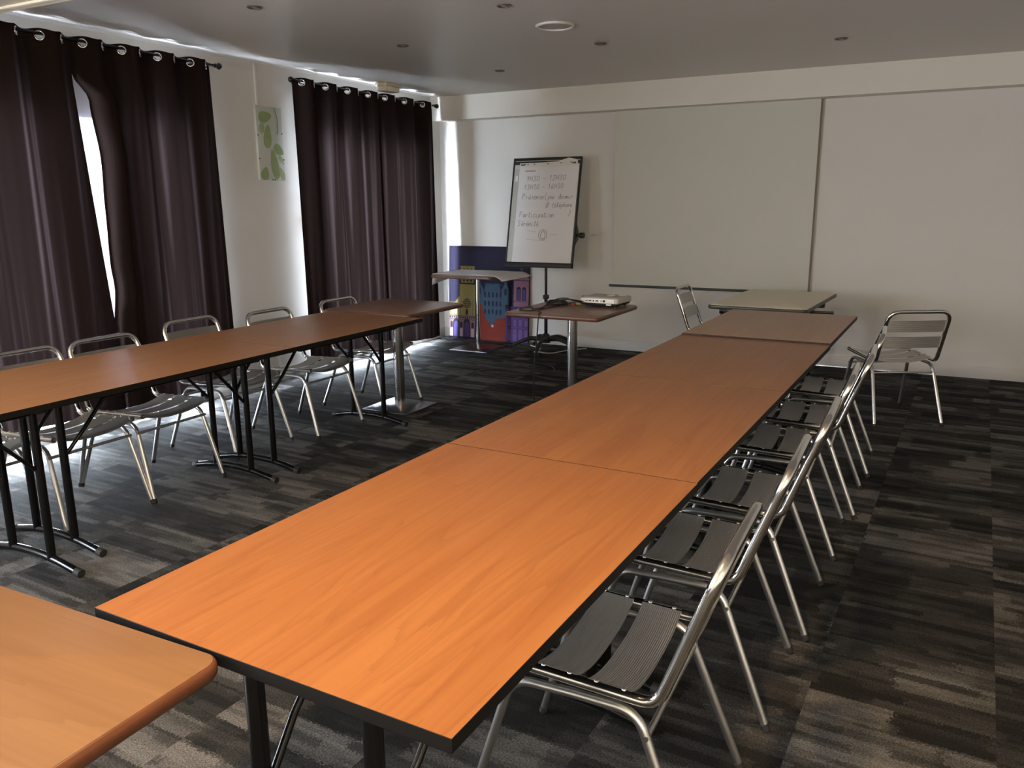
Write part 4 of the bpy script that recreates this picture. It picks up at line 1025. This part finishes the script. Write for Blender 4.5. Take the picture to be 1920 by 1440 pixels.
# ------------------------------------------------------------------ light
w = bpy.data.worlds.new('overcast'); scene.world = w; w.use_nodes = True
bg = w.node_tree.nodes['Background']; bg.inputs['Color'].default_value = (*WORLD_COLOR, 1); bg.inputs['Strength'].default_value = WORLD_STRENGTH
def area(name, loc, rot, power, col, size, shape='DISK', size_y=None, spread=None):
    L = bpy.data.lights.new(name, 'AREA'); L.energy = power; L.color = col; L.shape = shape; L.size = size
    if size_y: L.size_y = size_y
    if spread: L.spread = spread
    o = bpy.data.objects.new(name, L); COL.objects.link(o); o.location = loc; o.rotation_euler = rot; return o
area('ceiling_lamp', (-0.85, 0.85, 2.385), (0, 0, 0), LAMP_W, LAMP_COLOR, 0.16)

def point(name, loc, power, col, r=0.09):
    L = bpy.data.lights.new(name, 'POINT'); L.energy = power; L.color = col; L.shadow_soft_size = r
    o = bpy.data.objects.new(name, L); COL.objects.link(o); o.location = loc; return o
point('fill_light', (1.5, -1.6, 1.50), 190, (1.0, 0.87, 0.70), 0.25)  # unseen fill light added behind the camera, right side
point('fill_light', (-2.4, -1.6, 1.55), 120, (1.0, 0.87, 0.70), 0.25)  # second added fill, out of view on the left

# ------------------------------------------------------------------ camera
f, yaw, pitch, roll, H = 1512.7, 0.48328, 0.22106, -0.0079, 1.475
cy, sy = math.cos(yaw), math.sin(yaw)
fwd = Vector((-sy * math.cos(pitch), cy * math.cos(pitch), -math.sin(pitch)))
right = Vector((cy, sy, 0)); up = right.cross(fwd)
r2 = right * math.cos(roll) + up * math.sin(roll); u2 = up * math.cos(roll) - right * math.sin(roll)
cam = bpy.data.cameras.new('camera'); co = bpy.data.objects.new('camera', cam); COL.objects.link(co)
cam.sensor_fit = 'HORIZONTAL'; cam.sensor_width = 36.0; cam.lens = 36.0 * f / 1920.0; cam.clip_start = 0.05
m = Matrix.Identity(4)
for i in range(3): m[i][0] = r2[i]; m[i][1] = u2[i]; m[i][2] = -fwd[i]
m[2][3] = H
co.matrix_world = m
scene.camera = co

vs = scene.view_settings
vs.view_transform = 'Standard'; vs.look = 'None'; vs.exposure = 0.0; vs.gamma = 1.0; vs.use_curve_mapping = False
scene.cycles.max_bounces = 10; scene.cycles.diffuse_bounces = 6; scene.cycles.glossy_bounces = 5; scene.cycles.transparent_max_bounces = 8
scene.cycles.sample_clamp_indirect = 6.0; scene.cycles.caustics_reflective = False; scene.cycles.caustics_refractive = False
scene.cycles.use_denoising = True
